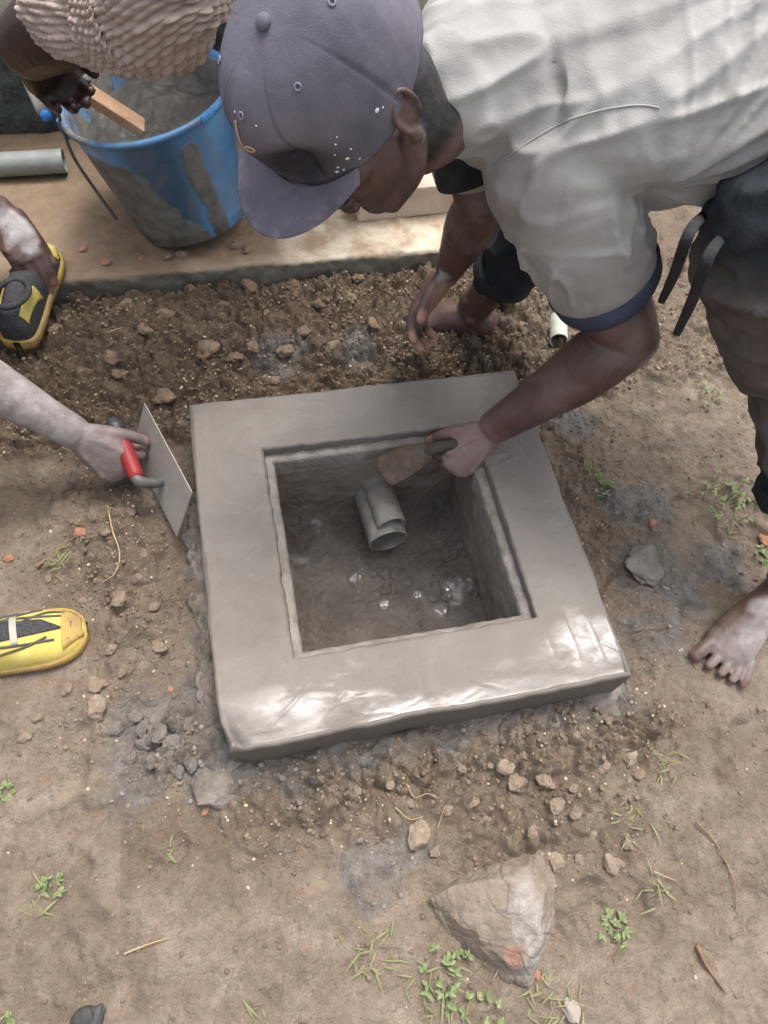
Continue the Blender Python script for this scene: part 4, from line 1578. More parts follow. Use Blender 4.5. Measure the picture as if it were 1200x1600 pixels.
    palm = np.maximum(palm, .22 * (1 - sstep(.04, .09, np.linalg.norm(V - (N_WR + hd * .07), axis=1))))
    sole = (1 - sstep(.012, .03, V[:, 2])) * .5
    palm = np.maximum(palm, sole)
    # cropped hair on the nape and the back of the head, beard along the jaw
    rel = V - HEAD
    cc, ff, ll = rel @ hc, rel @ hf, rel @ hl
    near_head = (np.linalg.norm(rel, axis=1) < .17)
    hair = near_head * sstep(-.005, -.030, ff + .30 * (cc + .03)) * sstep(-.115, -.085, cc) * (np.abs(ll) < .1)
    beard = near_head * sstep(-.052, -.066, cc + .25 * (ff - .05) * 0) * sstep(.015, .035, ff) * .8 * sstep(.15, -.15, np.abs(ff - .09) * 0)
    hair = np.clip(np.maximum(hair, beard) * (1.05 + .35 * fbm3(V, 90, 8, 3)), 0, 1)
    attr(me, 'mask', np.stack([mud, palm, hair], 1))
    put('body', me, skin_mat('dark_skin', (.066, .034, .026), (.108, .058, .046)), worker)


build_worker()

# cap ---------------------------------------------------------------
M_cap = Mat('faded_purple_grey_cotton', .85, .2)
_m = M_cap
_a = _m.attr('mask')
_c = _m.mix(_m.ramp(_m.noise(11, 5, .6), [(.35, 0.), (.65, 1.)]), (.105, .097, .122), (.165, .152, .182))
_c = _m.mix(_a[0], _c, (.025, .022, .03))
_c = _m.mix(_m.math('MULTIPLY', _a[1], _m.ramp(_m.noise(45, 5, .7, stretch=(1, 1, 1)), [(.5, 0.), (.75, .45)])), _c, (.34, .325, .34))
_m.color(_c)
_m.bump(_m.noise(900, 2), .0006)
_m.bump(_m.noise(25, 4), .0025)


def build_cap():
    hc, hf, hl = CAPC, CAPF, CAPL
    O = CAP_H + hc * .012 - hf * .004
    tl = .094
    kc, kf = hc * math.cos(tl) + hf * math.sin(tl), hf * math.cos(tl) - hc * math.sin(tl)   # cap worn slightly low at the front
    n, m = 240, 60
    az = np.linspace(0, 2 * math.pi, n, endpoint=False)     # 0 = left ear, pi/2 = front
    G = np.zeros((m, n, 3))
    mk = np.zeros((m, n, 3))
    ra_l, ra_f, H = .0975, .1175, .1327
    for i in range(m):
        t = i / (m - 1)
        ph = t * math.pi / 2
        prof = math.cos(ph) ** .62
        hz = math.sin(ph) ** 1.05 * H
        x = np.cos(az) * ra_l * prof
        y = np.sin(az) * ra_f * prof
        z = np.full(n, hz) + 0.0
        # high front panel
        fr = np.maximum(0, np.sin(az)) ** 2
        y = y + fr * .010 * math.sin(2 * ph)
        # panel seams
        sa = np.abs(np.angle(np.exp(1j * (az * 6 - .88 * 6)))) / 6
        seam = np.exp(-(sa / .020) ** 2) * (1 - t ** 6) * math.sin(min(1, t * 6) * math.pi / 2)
        puff = (1 - np.cos(6 * (az - .88))) * .5
        scale = 1 + .022 * puff * math.sin(2 * ph) - .016 * seam
        # soft creases and the pushed-in dent above the visor
        wr = .0045 * fbm2(np.cos(az) * 2.2 + t * 1.5, np.sin(az) * 2.2 + t * 2, 141, 3) * (1 - t)
        dent = np.exp(-((np.angle(np.exp(1j * (az - 1.12)))) / .40) ** 2) * np.exp(-((t - .25) / .17) ** 2)
        crease = np.exp(-((np.angle(np.exp(1j * (az - 1.95 + .25 * t)))) / .10) ** 2) * np.exp(-((t - .45) / .3) ** 2)
        d = -.020 * dent - .006 * crease + wr
        rn = np.sqrt(x * x + y * y) + 1e-9
        x, y = x * scale + x / rn * d, y * scale + y / rn * d
        G[i] = O + np.outer(x, hl) + np.outer(y, kf) + np.outer(z, kc)
        sm = np.exp(-((np.angle(np.exp(1j * (az - 1.12)))) / .50) ** 2) * np.exp(-((t - .20) / .19) ** 2)  # shade of the dent, painted as a dark patch
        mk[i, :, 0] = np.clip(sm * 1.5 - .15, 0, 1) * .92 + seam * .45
        mk[i, :, 1] = .12
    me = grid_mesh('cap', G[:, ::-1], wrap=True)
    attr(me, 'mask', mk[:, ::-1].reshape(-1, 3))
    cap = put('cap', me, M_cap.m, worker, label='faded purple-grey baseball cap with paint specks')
    so = cap.modifiers.new('thickness', 'SOLIDIFY')
    so.thickness = .0018
    so.offset = -1
    bv = BVHTree.FromPolygons([Vector(v) for v in get_co(me)], [tuple(p.vertices) for p in me.polygons])
    # visor
    nu, nv = 60, 24
    G = np.zeros((nv, nu, 3))
    a = np.linspace(math.pi / 2 - 1.05, math.pi / 2 + 1.05, nu)
    for j in range(nv):
        q = j / (nv - 1)
        ext = .0705 * q * np.cos((a - math.pi / 2) / 1.05 * math.pi / 2 * .98) ** .48
        x = np.cos(a) * (ra_l + .000 + .012 * q * 0)
        y = np.sin(a) * (ra_f + .002) + ext
        x = x * (1 + .16 * q * (1 - q * .4))
        z = .006 - .09 * ext - .76 * x * x * (.35 + .9 * q) + .003 * fbm2(x * 20, y * 20, 150, 2)
        G[j] = O + np.outer(x, hl) + np.outer(y, kf) + np.outer(z, kc)
    me = grid_mesh('visor', G)
    mk = np.zeros((nv * nu, 3))
    mk[:, 1] = np.repeat(np.linspace(.2, 1, nv), nu)
    attr(me, 'mask', mk)
    vis = put('visor', me, M_cap.m, cap)
    so = vis.modifiers.new('thickness', 'SOLIDIFY')
    so.thickness = .004
    so.offset = 0
    # button, eyelets, front stitching, paint specks
    tp = O + kc * (H + .002)
    B = MB()
    ellip(B, tp, [hl * .0085, kf * .0085, kc * .0055], 16, 10)
    me = mesh_from('button', B.verts(), B.f)
    attr(me, 'mask', np.zeros((len(me.vertices), 3)))
    put('button', me, M_cap.m, cap)

    def onto(azm, t, lift=.0):
        ph = t * math.pi / 2
        p = O + hl * math.cos(azm) * .16 * math.cos(ph) + kf * math.sin(azm) * .18 * math.cos(ph) + kc * .22 * math.sin(ph)
        loc, no, _, _ = bv.find_nearest(Vector(p - wloc(worker)))
        loc = np.array(loc) + wloc(worker)
        no = np.array(no)
        if no @ (loc - O) < 0:
            no = -no
        return loc + no * lift, no
    M_eye = simple('eyelet_thread', (.20, .18, .23), (.26, .24, .29), 60, .8)
    for k in range(6):
        p, no = onto(.36 + k * math.pi / 3, .56, .0008)
        u = unit(np.cross(no, hf))
        w = np.cross(no, u)
        B = MB()
        tube(B, [p + u * .0032 * math.cos(q) + w * .0032 * math.sin(q) for q in np.linspace(0, 2 * math.pi, 14)], [.0011] * 14, n=6, sub=1)
        put('eyelet', mesh_from('eyelet', B.verts(), B.f), M_eye, cap)
    B = MB()
    pts = [onto(q, t, .0012)[0] for q, t in ((1.56, .50), (1.56, .42), (1.52, .35), (1.44, .30), (1.34, .28), (1.30, .31), (1.38, .34), (1.46, .33))]
    tube(B, pts, [.0013] * len(pts), n=6)
    put('front_stitching', mesh_from('st', B.verts(), B.f), simple('tan_thread', (.42, .27, .17), (.5, .36, .25), 60, .7), cap)
    B = MB()
    r = np.random.default_rng(5)
    for q, t, s in [(.56, .10, .0032), (.64, .06, .0022), (.70, .11, .0026), (.50, .19, .0028), (.46, .06, .0018), (.40, .22, .0016), (.78, .09, .0028), (.04, .16, .0034), (-.03, .14, .0018), (.62, .14, .0018), (.45, .13, .0022), (1.1, .5, .0016), (1.6, .55, .0018)]:
        p, no = onto(q, t, .0004)
        u = unit(np.cross(no, hf))
        ellip(B, p, [u * s * r.uniform(.5, .8), np.cross(no, u) * s * r.uniform(.5, .9), no * .0006], 8, 5)
    put('paint_specks', mesh_from('sp', B.verts(), B.f), simple('white_paint', (.7, .68, .64), (.8, .78, .75), 40, .6), cap, kind='stuff')


build_cap()

def crease(m, stretch, scale, dist):
    o = m.n('ShaderNodeTexNoise', noise_type='RIDGED_MULTIFRACTAL')
    o.inputs['Scale'].default_value = scale
    o.inputs['Detail'].default_value = 2.5
    o.inputs['Roughness'].default_value = .45
    o.inputs['Distortion'].default_value = .5
    mp = m.n('ShaderNodeMapping')
    mp.inputs['Rotation'].default_value = (.3, .5, .6)
    mp.inputs['Scale'].default_value = stretch
    m.l(m.tc.outputs['Object'], mp.inputs[0])
    m.l(mp.outputs[0], o.inputs['Vector'])
    m.bump(o.outputs['Fac'], dist)


# clothing ----------------------------------------------------------
M_shirt = Mat('stained_pale_cotton', .9, .15)
_m = M_shirt
_a = _m.attr('mask')
_c = _m.mix(_m.ramp(_m.noise(5, 5, .6), [(.35, 0.), (.65, 1.)]), (.295, .285, .268), (.375, .365, .347))
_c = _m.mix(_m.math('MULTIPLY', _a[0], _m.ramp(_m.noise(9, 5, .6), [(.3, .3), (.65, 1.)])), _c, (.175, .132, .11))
_c = _m.mix(_m.math('MULTIPLY', _a[1], _m.ramp(_m.noise(20, 4, .6), [(.3, .5), (.6, 1.)])), _c, (.15, .12, .105))
_m.color(_c)
crease(_m, (1.0, 3.2, 2.2), 4.5, .028)
crease(_m, (2.6, 1.2, .8), 7, .014)
_m.bump(_m.noise(22, 4), .003)
_m.bump(_m.noise(700, 2), .0008)
_m.p.inputs['Sheen Weight'].default_value = .15
M_navy = simple('navy_rib', (.035, .04, .065), (.055, .06, .09), 40, .9, .2, .001, 400)
M_trouser = Mat('worn_dark_trousers', .9, .2)
_m = M_trouser
_a = _m.attr('mask')
_c = _m.mix(_m.ramp(_m.noise(12, 5, .6), [(.35, 0.), (.65, 1.)]), (.072, .058, .051), (.122, .101, .090))
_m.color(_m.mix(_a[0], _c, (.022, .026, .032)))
crease(_m, (1.6, .8, 2.6), 6, .03)
_m.bump(_m.noise(30, 4), .004)
_m.bump(_m.noise(500, 2), .0008)


def folds(V, d1, f1, f2, seed, sharp=1.6):
    """ridged noise stretched along d1"""
    d1 = unit(d1)
    a = unit(np.cross(d1, A(.3, .2, .9)))
    b = np.cross(d1, a)
    Q = np.stack([V @ d1 * f1, V @ a * f2, V @ b * f2], 1)
    n = noise3(Q + .35 * np.stack([noise3(Q, .8, seed + 1), noise3(Q, .8, seed + 2), noise3(Q, .8, seed + 3)], 1), 1, seed)
    return (1 - np.abs(n)) ** sharp * 2 - 1


def build_clothes():
    CUFF = N_SH * .40 + N_EL * .60
    ad = unit(N_EL - N_SH)
    B = MB()
    # torso with loose belly
    tube(B, [A(.64, .268, .752), A(.60, .272, .752), A(.56, .276, .748), A(.46, .29, .735), A(.34, .315, .715), A(.25, .325, .705), A(.17, .325, .705), A(.125, .305, .716), A(.095, .285, .720), A(.078, .272, .720)],
         [(.150, .108), (.158, .116), (.166, .121), (.175, .12), (.182, .118), (.178, .110), (.150, .10), (.118, .092), (.090, .080), (.076, .070)], up=A(.06, -.12, 1), n=36, sub=5)
    tube(B, [A(.56, .25, .705), A(.48, .245, .680), A(.36, .25, .655)], [(.12, .07), (.13, .07), (.10, .07)], up=A(0, 0, 1), n=24)
    # near sleeve
    tube(B, [A(.25, .305, .685), N_SH + A(.0, .0, .01), N_SH * .7 + N_EL * .3, CUFF - ad * .035, CUFF], [.088, .094, .090, .085, .082], n=28, sub=5)
    # far sleeve
    fd = unit(F_EL - F_SH)
    FC = F_SH + fd * .15
    tube(B, [A(.17, .42, .675), F_SH, FC], [.08, .075, .066], n=20)
    me = remesh(B, .0042, 8, .5)
    V = get_co(me)
    N = get_no(me)
    s = np.clip((V - N_SH) @ ad / np.linalg.norm(N_EL - N_SH), -1, 1.2)
    rad_ = np.linalg.norm((V - N_SH) - np.outer((V - N_SH) @ ad, ad), axis=1)
    on_sl = sstep(-.02, .22, s) * sstep(.16, .10, rad_)
    arm = sstep(.14, .03, np.linalg.norm(V - A(.34, .20, .65), axis=1))
    cuff_fade = 1 - sstep(.46, .57, s) * sstep(.14, .10, rad_)
    flank = (1 - on_sl) * sstep(.24, .40, V[:, 0])
    pit = A(.33, .20, .63)                                   # drag lines fan out from the armpit
    rel = V - pit
    th = np.arctan2(rel[:, 2] * .9 + rel[:, 1] * .5, rel[:, 0])
    rr_ = np.linalg.norm(rel, axis=1)
    fan = noise2(th * 7.5 + .5 * noise3(V, 9, 3), rr_ * 3.5, 171)
    fan = (1 - np.abs(fan)) ** 2.4
    fb2 = folds(V, A(.85, .15, .25), 5, 26, 6, 2.2)
    crossd = unit(np.cross(ad, unit(CAM_C - N_SH)))
    fs = folds(V, crossd * .35 + ad * .95, 7, 30, 9, 2.4)
    fs2 = folds(V, crossd * .9 - ad * .5, 9, 34, 19, 2.4)
    dsp = .011 * (fan - .35) * flank * sstep(.645, .70, V[:, 2]) * sstep(.03, .12, rr_) * sstep(.55, .25, rr_) + .005 * fb2 * (1 - on_sl) + (.0075 * fs + .004 * fs2) * on_sl * (.35 + .65 * sstep(.05, .35, s))
    dsp = dsp + .0015 * fbm3(V, 30, 4, 3)
    dsp = dsp * cuff_fade
    V2 = lap(me, V + N * dsp[:, None], 2)
    set_co(me, V2)
    V = V2
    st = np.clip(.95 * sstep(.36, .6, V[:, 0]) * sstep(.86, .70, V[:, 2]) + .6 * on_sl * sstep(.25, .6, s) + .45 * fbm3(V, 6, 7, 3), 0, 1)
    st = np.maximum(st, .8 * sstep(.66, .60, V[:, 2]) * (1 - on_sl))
    dirt = np.maximum(.75 * sstep(.07, .02, np.linalg.norm((V - P(985, 235, .66)) * A(1.6, .8, .8), axis=1)), .45 * sstep(.12, .02, np.abs(V[:, 0] - V[:, 2] * .6 - .10)) * 0)
    attr(me, 'mask', np.stack([st, dirt, dirt * 0], 1))
    sh = put('t_shirt', me, M_shirt.m, worker, label='pale stained t-shirt with navy cuffs')
    bv = BVHTree.FromPolygons([Vector(v) for v in V], [tuple(p.vertices) for p in me.polygons])

    def strip(pts, r, name, mat, lift=.0):
        W = []
        for p in pts:
            loc, no, _, _ = bv.find_nearest(Vector(p))
            W.append(np.array(loc) + np.array(no) * lift)
        B = MB()
        tube(B, W, [r] * len(W), n=8, sub=1)
        put(name, mesh_from(name, B.verts(), B.f), mat, sh)
    # shoulder seam where the sleeve joins the body
    pts = []
    for u_, v_, _ in crom(np.array([(768, 262, 0), (790, 246, 0), (826, 222, 0), (870, 196, 0), (915, 178, 0), (960, 168, 0), (1000, 164, 0), (1030, 168, 0)]), 6):
        o_ = P(u_, v_, 1.1)
        hit = bv.ray_cast(Vector(o_), Vector(unit(o_ - CAM_C)))
        if hit[0] is not None:
            pts.append(np.array(hit[0]))
    strip(pts, (.0013, .0008), 'shoulder_seam', M_shirt_plain, .0002)
    # cuffs
    for c0, dd, r_ in ((CUFF, ad, .0835), (FC, fd, .069)):
        n = 48
        ang = np.linspace(0, 2 * math.pi, n, endpoint=False)
        uu = unit(np.cross(dd, A(.2, .3, .9)))
        ww = np.cross(dd, uu)
        bw = .024 if c0 is CUFF else .03  # far cuff wider and black: dark cuff plus painted shade of that sleeve
        seq = [(-.002 - (bw - .024) * 8, r_ - .006), (-.001 - (bw - .024) * 8, r_ + .0035), (.012, r_ + .001), (.024, r_ - .0005), (.0245, r_ - .004), (.012, r_ - .006), (-.004, r_ - .008)]
        G = np.array([c0 + dd * (a + .004 * np.sin(ang * 2 + 1))[:, None] * 1.0 + (r + .004 * np.sin(ang * 3 + .5) + .002 * np.sin(ang * 7))[:, None] * (np.outer(np.cos(ang), uu) + np.outer(np.sin(ang), ww)) if False else
                      c0 + np.outer(np.full(n, a) + .003 * np.sin(ang * 2 + 1), dd) + (r + .003 * np.sin(ang * 3 + .5))[:, None] * (np.outer(np.cos(ang), uu) + np.outer(np.sin(ang), ww)) for a, r in seq])
        put('sleeve_cuff', grid_mesh('cuff', G, wrap=True), M_navy if c0 is CUFF else M_black, sh)
    # trousers
    B = MB()
    tube(B, [HIPC + A(.10, 0, -.02), HIPC + A(.0, 0, -.005), HIPC + A(-.12, .005, -.03), HIPC + A(-.2, .0, -.055)], [(.165, .125), (.172, .135), (.172, .130), (.14, .10)], up=A(0, 0, 1), n=28)
    tube(B, [N_HIP + A(.02, 0, .0), P(1245, 360, .635), P(1235, 430, .575), P(1240, 510, .495), N_KN + A(-.004, 0, .01), N_KN * .72 + N_AN * .28, N_KN * .50 + N_AN * .50], [.120, .116, .106, .096, .090, .070, .062], n=24, sub=5)
    tube(B, [HIPC + A(.0, 0, -.03), P(1235, 325, .66), P(1185, 340, .645)], [.13, .10, .075], n=20)
    tube(B, [F_HIP + A(.02, 0, .0), F_HIP * .5 + F_KN * .5, F_KN, F_KN * .55 + F_AN * .45, F_KN * .33 + F_AN * .67], [.115, .10, .08, .066, .058], n=24, sub=5)
    me = remesh(B, .0052, 6, .5)
    V = get_co(me)
    N = get_no(me)
    dsp = .009 * folds(V, A(.35, .9, -.25), 5, 17, 21) + .004 * folds(V, A(.6, -.3, .5), 6, 26, 25) + .002 * fbm3(V, 25, 5, 3)
    V = V + N * dsp[:, None]
    set_co(me, V)
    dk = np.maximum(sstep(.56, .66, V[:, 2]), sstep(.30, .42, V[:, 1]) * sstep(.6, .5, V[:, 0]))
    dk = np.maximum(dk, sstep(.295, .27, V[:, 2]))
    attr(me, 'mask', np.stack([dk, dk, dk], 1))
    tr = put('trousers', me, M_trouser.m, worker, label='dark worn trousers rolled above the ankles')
    # rolled cuff of the far leg
    for c0, dd, r_ in ((F_KN * .33 + F_AN * .67, unit(F_AN - F_KN), .060), (N_KN * .50 + N_AN * .50, unit(N_AN - N_KN), .064)):
        ang = np.linspace(0, 2 * math.pi, 40, endpoint=False)
        uu = unit(np.cross(dd, A(.2, .3, .9)))
        ww = np.cross(dd, uu)
        B = MB()
        tube(B, [c0 + (uu * math.cos(q) + ww * math.sin(q)) * (r_ + .003 * math.sin(3 * q)) for q in np.append(ang, ang[0])], [(.009, .016)] * 41, n=10, sub=1, up=dd)
        put('rolled_hem', mesh_from('hem', B.verts(), B.f), M_black, tr)
    # two loose belt ends
    for a, b in (((1078, 362), (1033, 472)), ((1110, 395), (1057, 522))):
        p0, p1 = P(a[0], a[1], .705), P(b[0], b[1], .56)
        B = MB()
        mid = (p0 + p1) / 2 + A(.003, 0, -.004)
        tube(B, [P(a[0] + 26, a[1] - 30, .60), p0, mid, p1], [(.0068, .002)] * 3 + [(.005, .002)], up=unit(CAM_C - p0), n=10)
        put('loose_strap', mesh_from('strap', B.verts(), B.f), M_black, tr)


M_shirt_plain = simple('seam_cotton', (.30, .29, .27), (.38, .37, .35), 60, .9, .15)
build_clothes()

# brush in his near hand
tool = A(*P(640, 722, .105))
hb = P(668, 706, .118)
ht = unit(P(580, 745, .075) - P(690, 695, .13))
root = thing('brush', P(590, 742, .08), 'short brown brush held in the hand at the slab opening', 'brush')
B = MB()
tube(B, [P(735, 690, .135), P(690, 698, .128), hb], [.012, .013, .015], n=14)
put('handle', mesh_from('h', B.verts(), B.f), simple('dark_handle', (.03, .022, .016), (.06, .045, .03), 40, .6), root)
B = MB()
tube(B, [hb, hb + ht * .02, hb + ht * .05, hb + ht * .085], [(.017, .014), (.024, .013), (.030, .011), (.032, .006)], up=A(0, -.4, .9), n=20)
me = mesh_from('br', B.verts(), B.f)
put('bristles', me, simple('mortar_clogged_bristles', (.085, .062, .045), (.14, .105, .078), 60, .8, .3, .006, 120), root)

# ------------------------------------------------------------------ squatting person at the left (arms, shoes in view)
SHOE_Z = .0
M_yellow = simple('yellow_shoe_fabric', (.50, .38, .08), (.64, .54, .16), 30, .75, .25, .001, 250)
M_ymud = simple('muddy_yellow_rubber', (.52, .36, .07), (.30, .2, .09), 25, .7, .3, .002, 100)
M_mesh = simple('charcoal_mesh', (.03, .03, .034), (.075, .075, .08), 220, .85, .25, .0015, 500)
M_pale = simple('pale_grey_overlay', (.42, .41, .33), (.30, .29, .24), 50, .7)
M_line = simple('grey_overlay', (.09, .088, .07), (.05, .048, .042), 60, .7)


def shoe(center, fwd, z0, label, black=False, size=1.0, side=1):
    f = unit(A(fwd[0], fwd[1], 0))
    s = A(-f[1], f[0], 0) * -1
    k = size
    root = thing('shoe', A(center[0], center[1], z0), label, 'shoe', 'yellow and black trainers')
    o = A(center[0], center[1], z0)
    # (along, half width, upper height, centre shift)
    st = np.array([(-.146, .003, .024, 0), (-.143, .014, .045, 0), (-.138, .026, .062, 0), (-.12, .034, .078, 0), (-.07, .037, .086, 0), (-.02, .038, .080, .001), (.03, .044, .066, .003), (.07, .048, .054, .005), (.10, .046, .045, .007), (.125, .037, .036, .008), (.140, .022, .028, .008), (.146, .008, .022, .008)])
    S = crom(st[:, :3], 6)
    S3 = crom(np.c_[st[:, 3], st[:, 3], st[:, 3]], 6)[:, 0]
    n = 40
    G = []
    for (a, w, h, ), cs in zip(S, S3):
        ring = []
        for q in np.linspace(0, math.pi, n):
            x = math.cos(q)
            y = math.sin(q)
            ring.append(o + f * a * k + s * side * cs * k + s * (np.sign(x) * abs(x) ** .75) * w * k + A(0, 0, (.014 + (h - .014) * y ** .8) * k))
        G.append(ring)
    G = np.array(G)
    me = grid_mesh('upper', G)
    up = put('upper', me, M_mesh if black else M_yellow, root)
    bvh = BVHTree.FromPolygons([Vector(v) for v in get_co(me)], [tuple(p.vertices) for p in me.polygons])
    off = wloc(root)

    def surf(a, b, lift=.001):
        p = o + f * a * k + s * b * k + A(0, 0, .3)
        h, no, _, _ = bvh.ray_cast(Vector(p - off), Vector((0, 0, -1)))
        if h is None:
            h, no, _, _ = bvh.find_nearest(Vector(p - off - A(0, 0, .27)))
        no = np.array(no)
        if no[2] < 0:
            no = -no
        return np.array(h) + off + no * lift
    # sole
    G = []
    for (a, w, h), cs in zip(S, S3):
        w2 = w + .004
        ring = [o + f * a * 1.02 * k + s * side * cs * k + s * x * w2 * k + A(0, 0, z * k) for x, z in ((-.94, 0), (-1.02, .008), (-1.03, .016), (-.97, .022), (.97, .022), (1.03, .016), (1.02, .008), (.94, 0))]
        G.append(ring)
    sole = put('sole', grid_mesh('sole', np.array(G), wrap=True), M_ymud, root)
    # panel on top: mesh tongue (or yellow flashes on a black upper)
    def panel(poly, lift, mat, name):
        pts = []
        A0 = np.array(poly)
        nu, nv = 16, 10
        for i in range(nu):
            t = i / (nu - 1)
            l = A0[0] * (1 - t) + A0[1] * t
            r = A0[3] * (1 - t) + A0[2] * t
            pts.append([surf(*(l * (1 - q) + r * q), lift) for q in np.linspace(0, 1, nv)])
        p = put(name, grid_mesh(name, np.array(pts)), mat, root)
        so = p.modifiers.new('thickness', 'SOLIDIFY')
        so.thickness = .0015
        so.offset = 1
    if not black:
        panel([(-.06, -.026), (.085, -.014), (.118, .008), (-.06, .022)], .0008, M_mesh, 'tongue')
        lines = [[(-.02, -.030), (.03, -.034), (.06, -.033)], [(.02, -.018), (.05, -.030), (.085, -.036)], [(.05, -.012), (.09, -.026), (.12, -.024)], [(.0, -.025), (.06, -.022), (.115, -.016)],
                 [(-.04, -.034), (.02, -.026), (.06, -.012)], [(.118, -.022), (.128, .0), (.120, .028)], [(.0, .022), (.05, .026), (.1, .026)], [(.02, .034), (.06, .030), (.09, .020)]]
    else:
        panel([(.085, -.036), (.136, -.010), (.136, .022), (.085, .044)], .0010, M_yellow, 'toe_cap')
        panel([(-.125, -.030), (-.06, -.034), (-.06, -.020), (-.125, -.016)], .0012, M_yellow, 'heel_flash')
        panel([(-.125, .030), (-.04, .036), (-.04, .026), (-.125, .018)], .0012, M_yellow, 'heel_flash')
        lines = [[(-.01, -.036), (.02, -.01), (.02, .036)], [(.03, -.042), (.055, -.005), (.05, .042)], [(.075, -.042), (.088, 0), (.078, .046)], [(-.05, -.034), (-.03, 0), (-.04, .034)], [(.10, -.03), (.12, .0), (.10, .036)]]
    if not black:
        panel([(.116, -.034), (.142, -.012), (.142, .024), (.110, .044)], .0012, M_ymud, 'toe_bumper')
        for a0 in (-.03, .005, .04):
            panel([(a0, -.026), (a0 + .010, -.026), (a0 + .010, .024), (a0, .024)], .0022, M_pale, 'strap')
        panel([(.02, -.046), (.06, -.048), (.066, -.040), (.026, -.036)], .0012, M_pale, 'side_flash')
    for pl in lines:
        B = MB()
        tube(B, [surf(a, b, .0009) for a, b in pl], [.0022] * len(pl), n=6, sub=5)
        put('overlay_line', mesh_from('l', B.verts(), B.f), M_line, root)
    # collar opening rim
    B = MB()
    ring = []
    for q in np.linspace(0, 2 * math.pi, 22):
        ring.append(o + f * (-.082 + .045 * math.cos(q)) * k + s * .032 * math.sin(q) * k + A(0, 0, (.088 - .006 * math.cos(q)) * k))
    tube(B, ring, [.006] * 22, n=8, sub=2)
    put('collar', mesh_from('c', B.verts(), B.f), M_mesh, root)
    return root, f


g1 = P(118, 962, .03)
S1C = P(130, 972, .03)
f1 = unit(A(.985, .13, 0))
c1 = S1C - f1 * .146
shoe(c1, f1, max(gz(c1[0] + .1, c1[1]), .0) + .001, 'yellow trainer with black tongue at the left edge', False, 1.0, 1)
f2 = unit(A(.10, 1, 0))
t2 = P(76, 366, LEDGE_Z + .03)
f2 = unit((P(74, 372, .10) - P(22, 540, .10)) * A(1, 1, 0))
c2 = P(70, 376, .11) - f2 * .146
shoe(c2, f2, LEDGE_Z + .004, 'black and yellow trainer under the mortar-smeared hand by the ledge', True, 1.0, -1)

helper = thing('person', (-1.05, .3, 0), 'person squatting at the left holding a float against the slab', 'person')
FLOAT_C = A(*P(262, 712, .085))
SK2 = skin_mat('dark_skin_dusty', (.072, .040, .034), (.115, .068, .058))


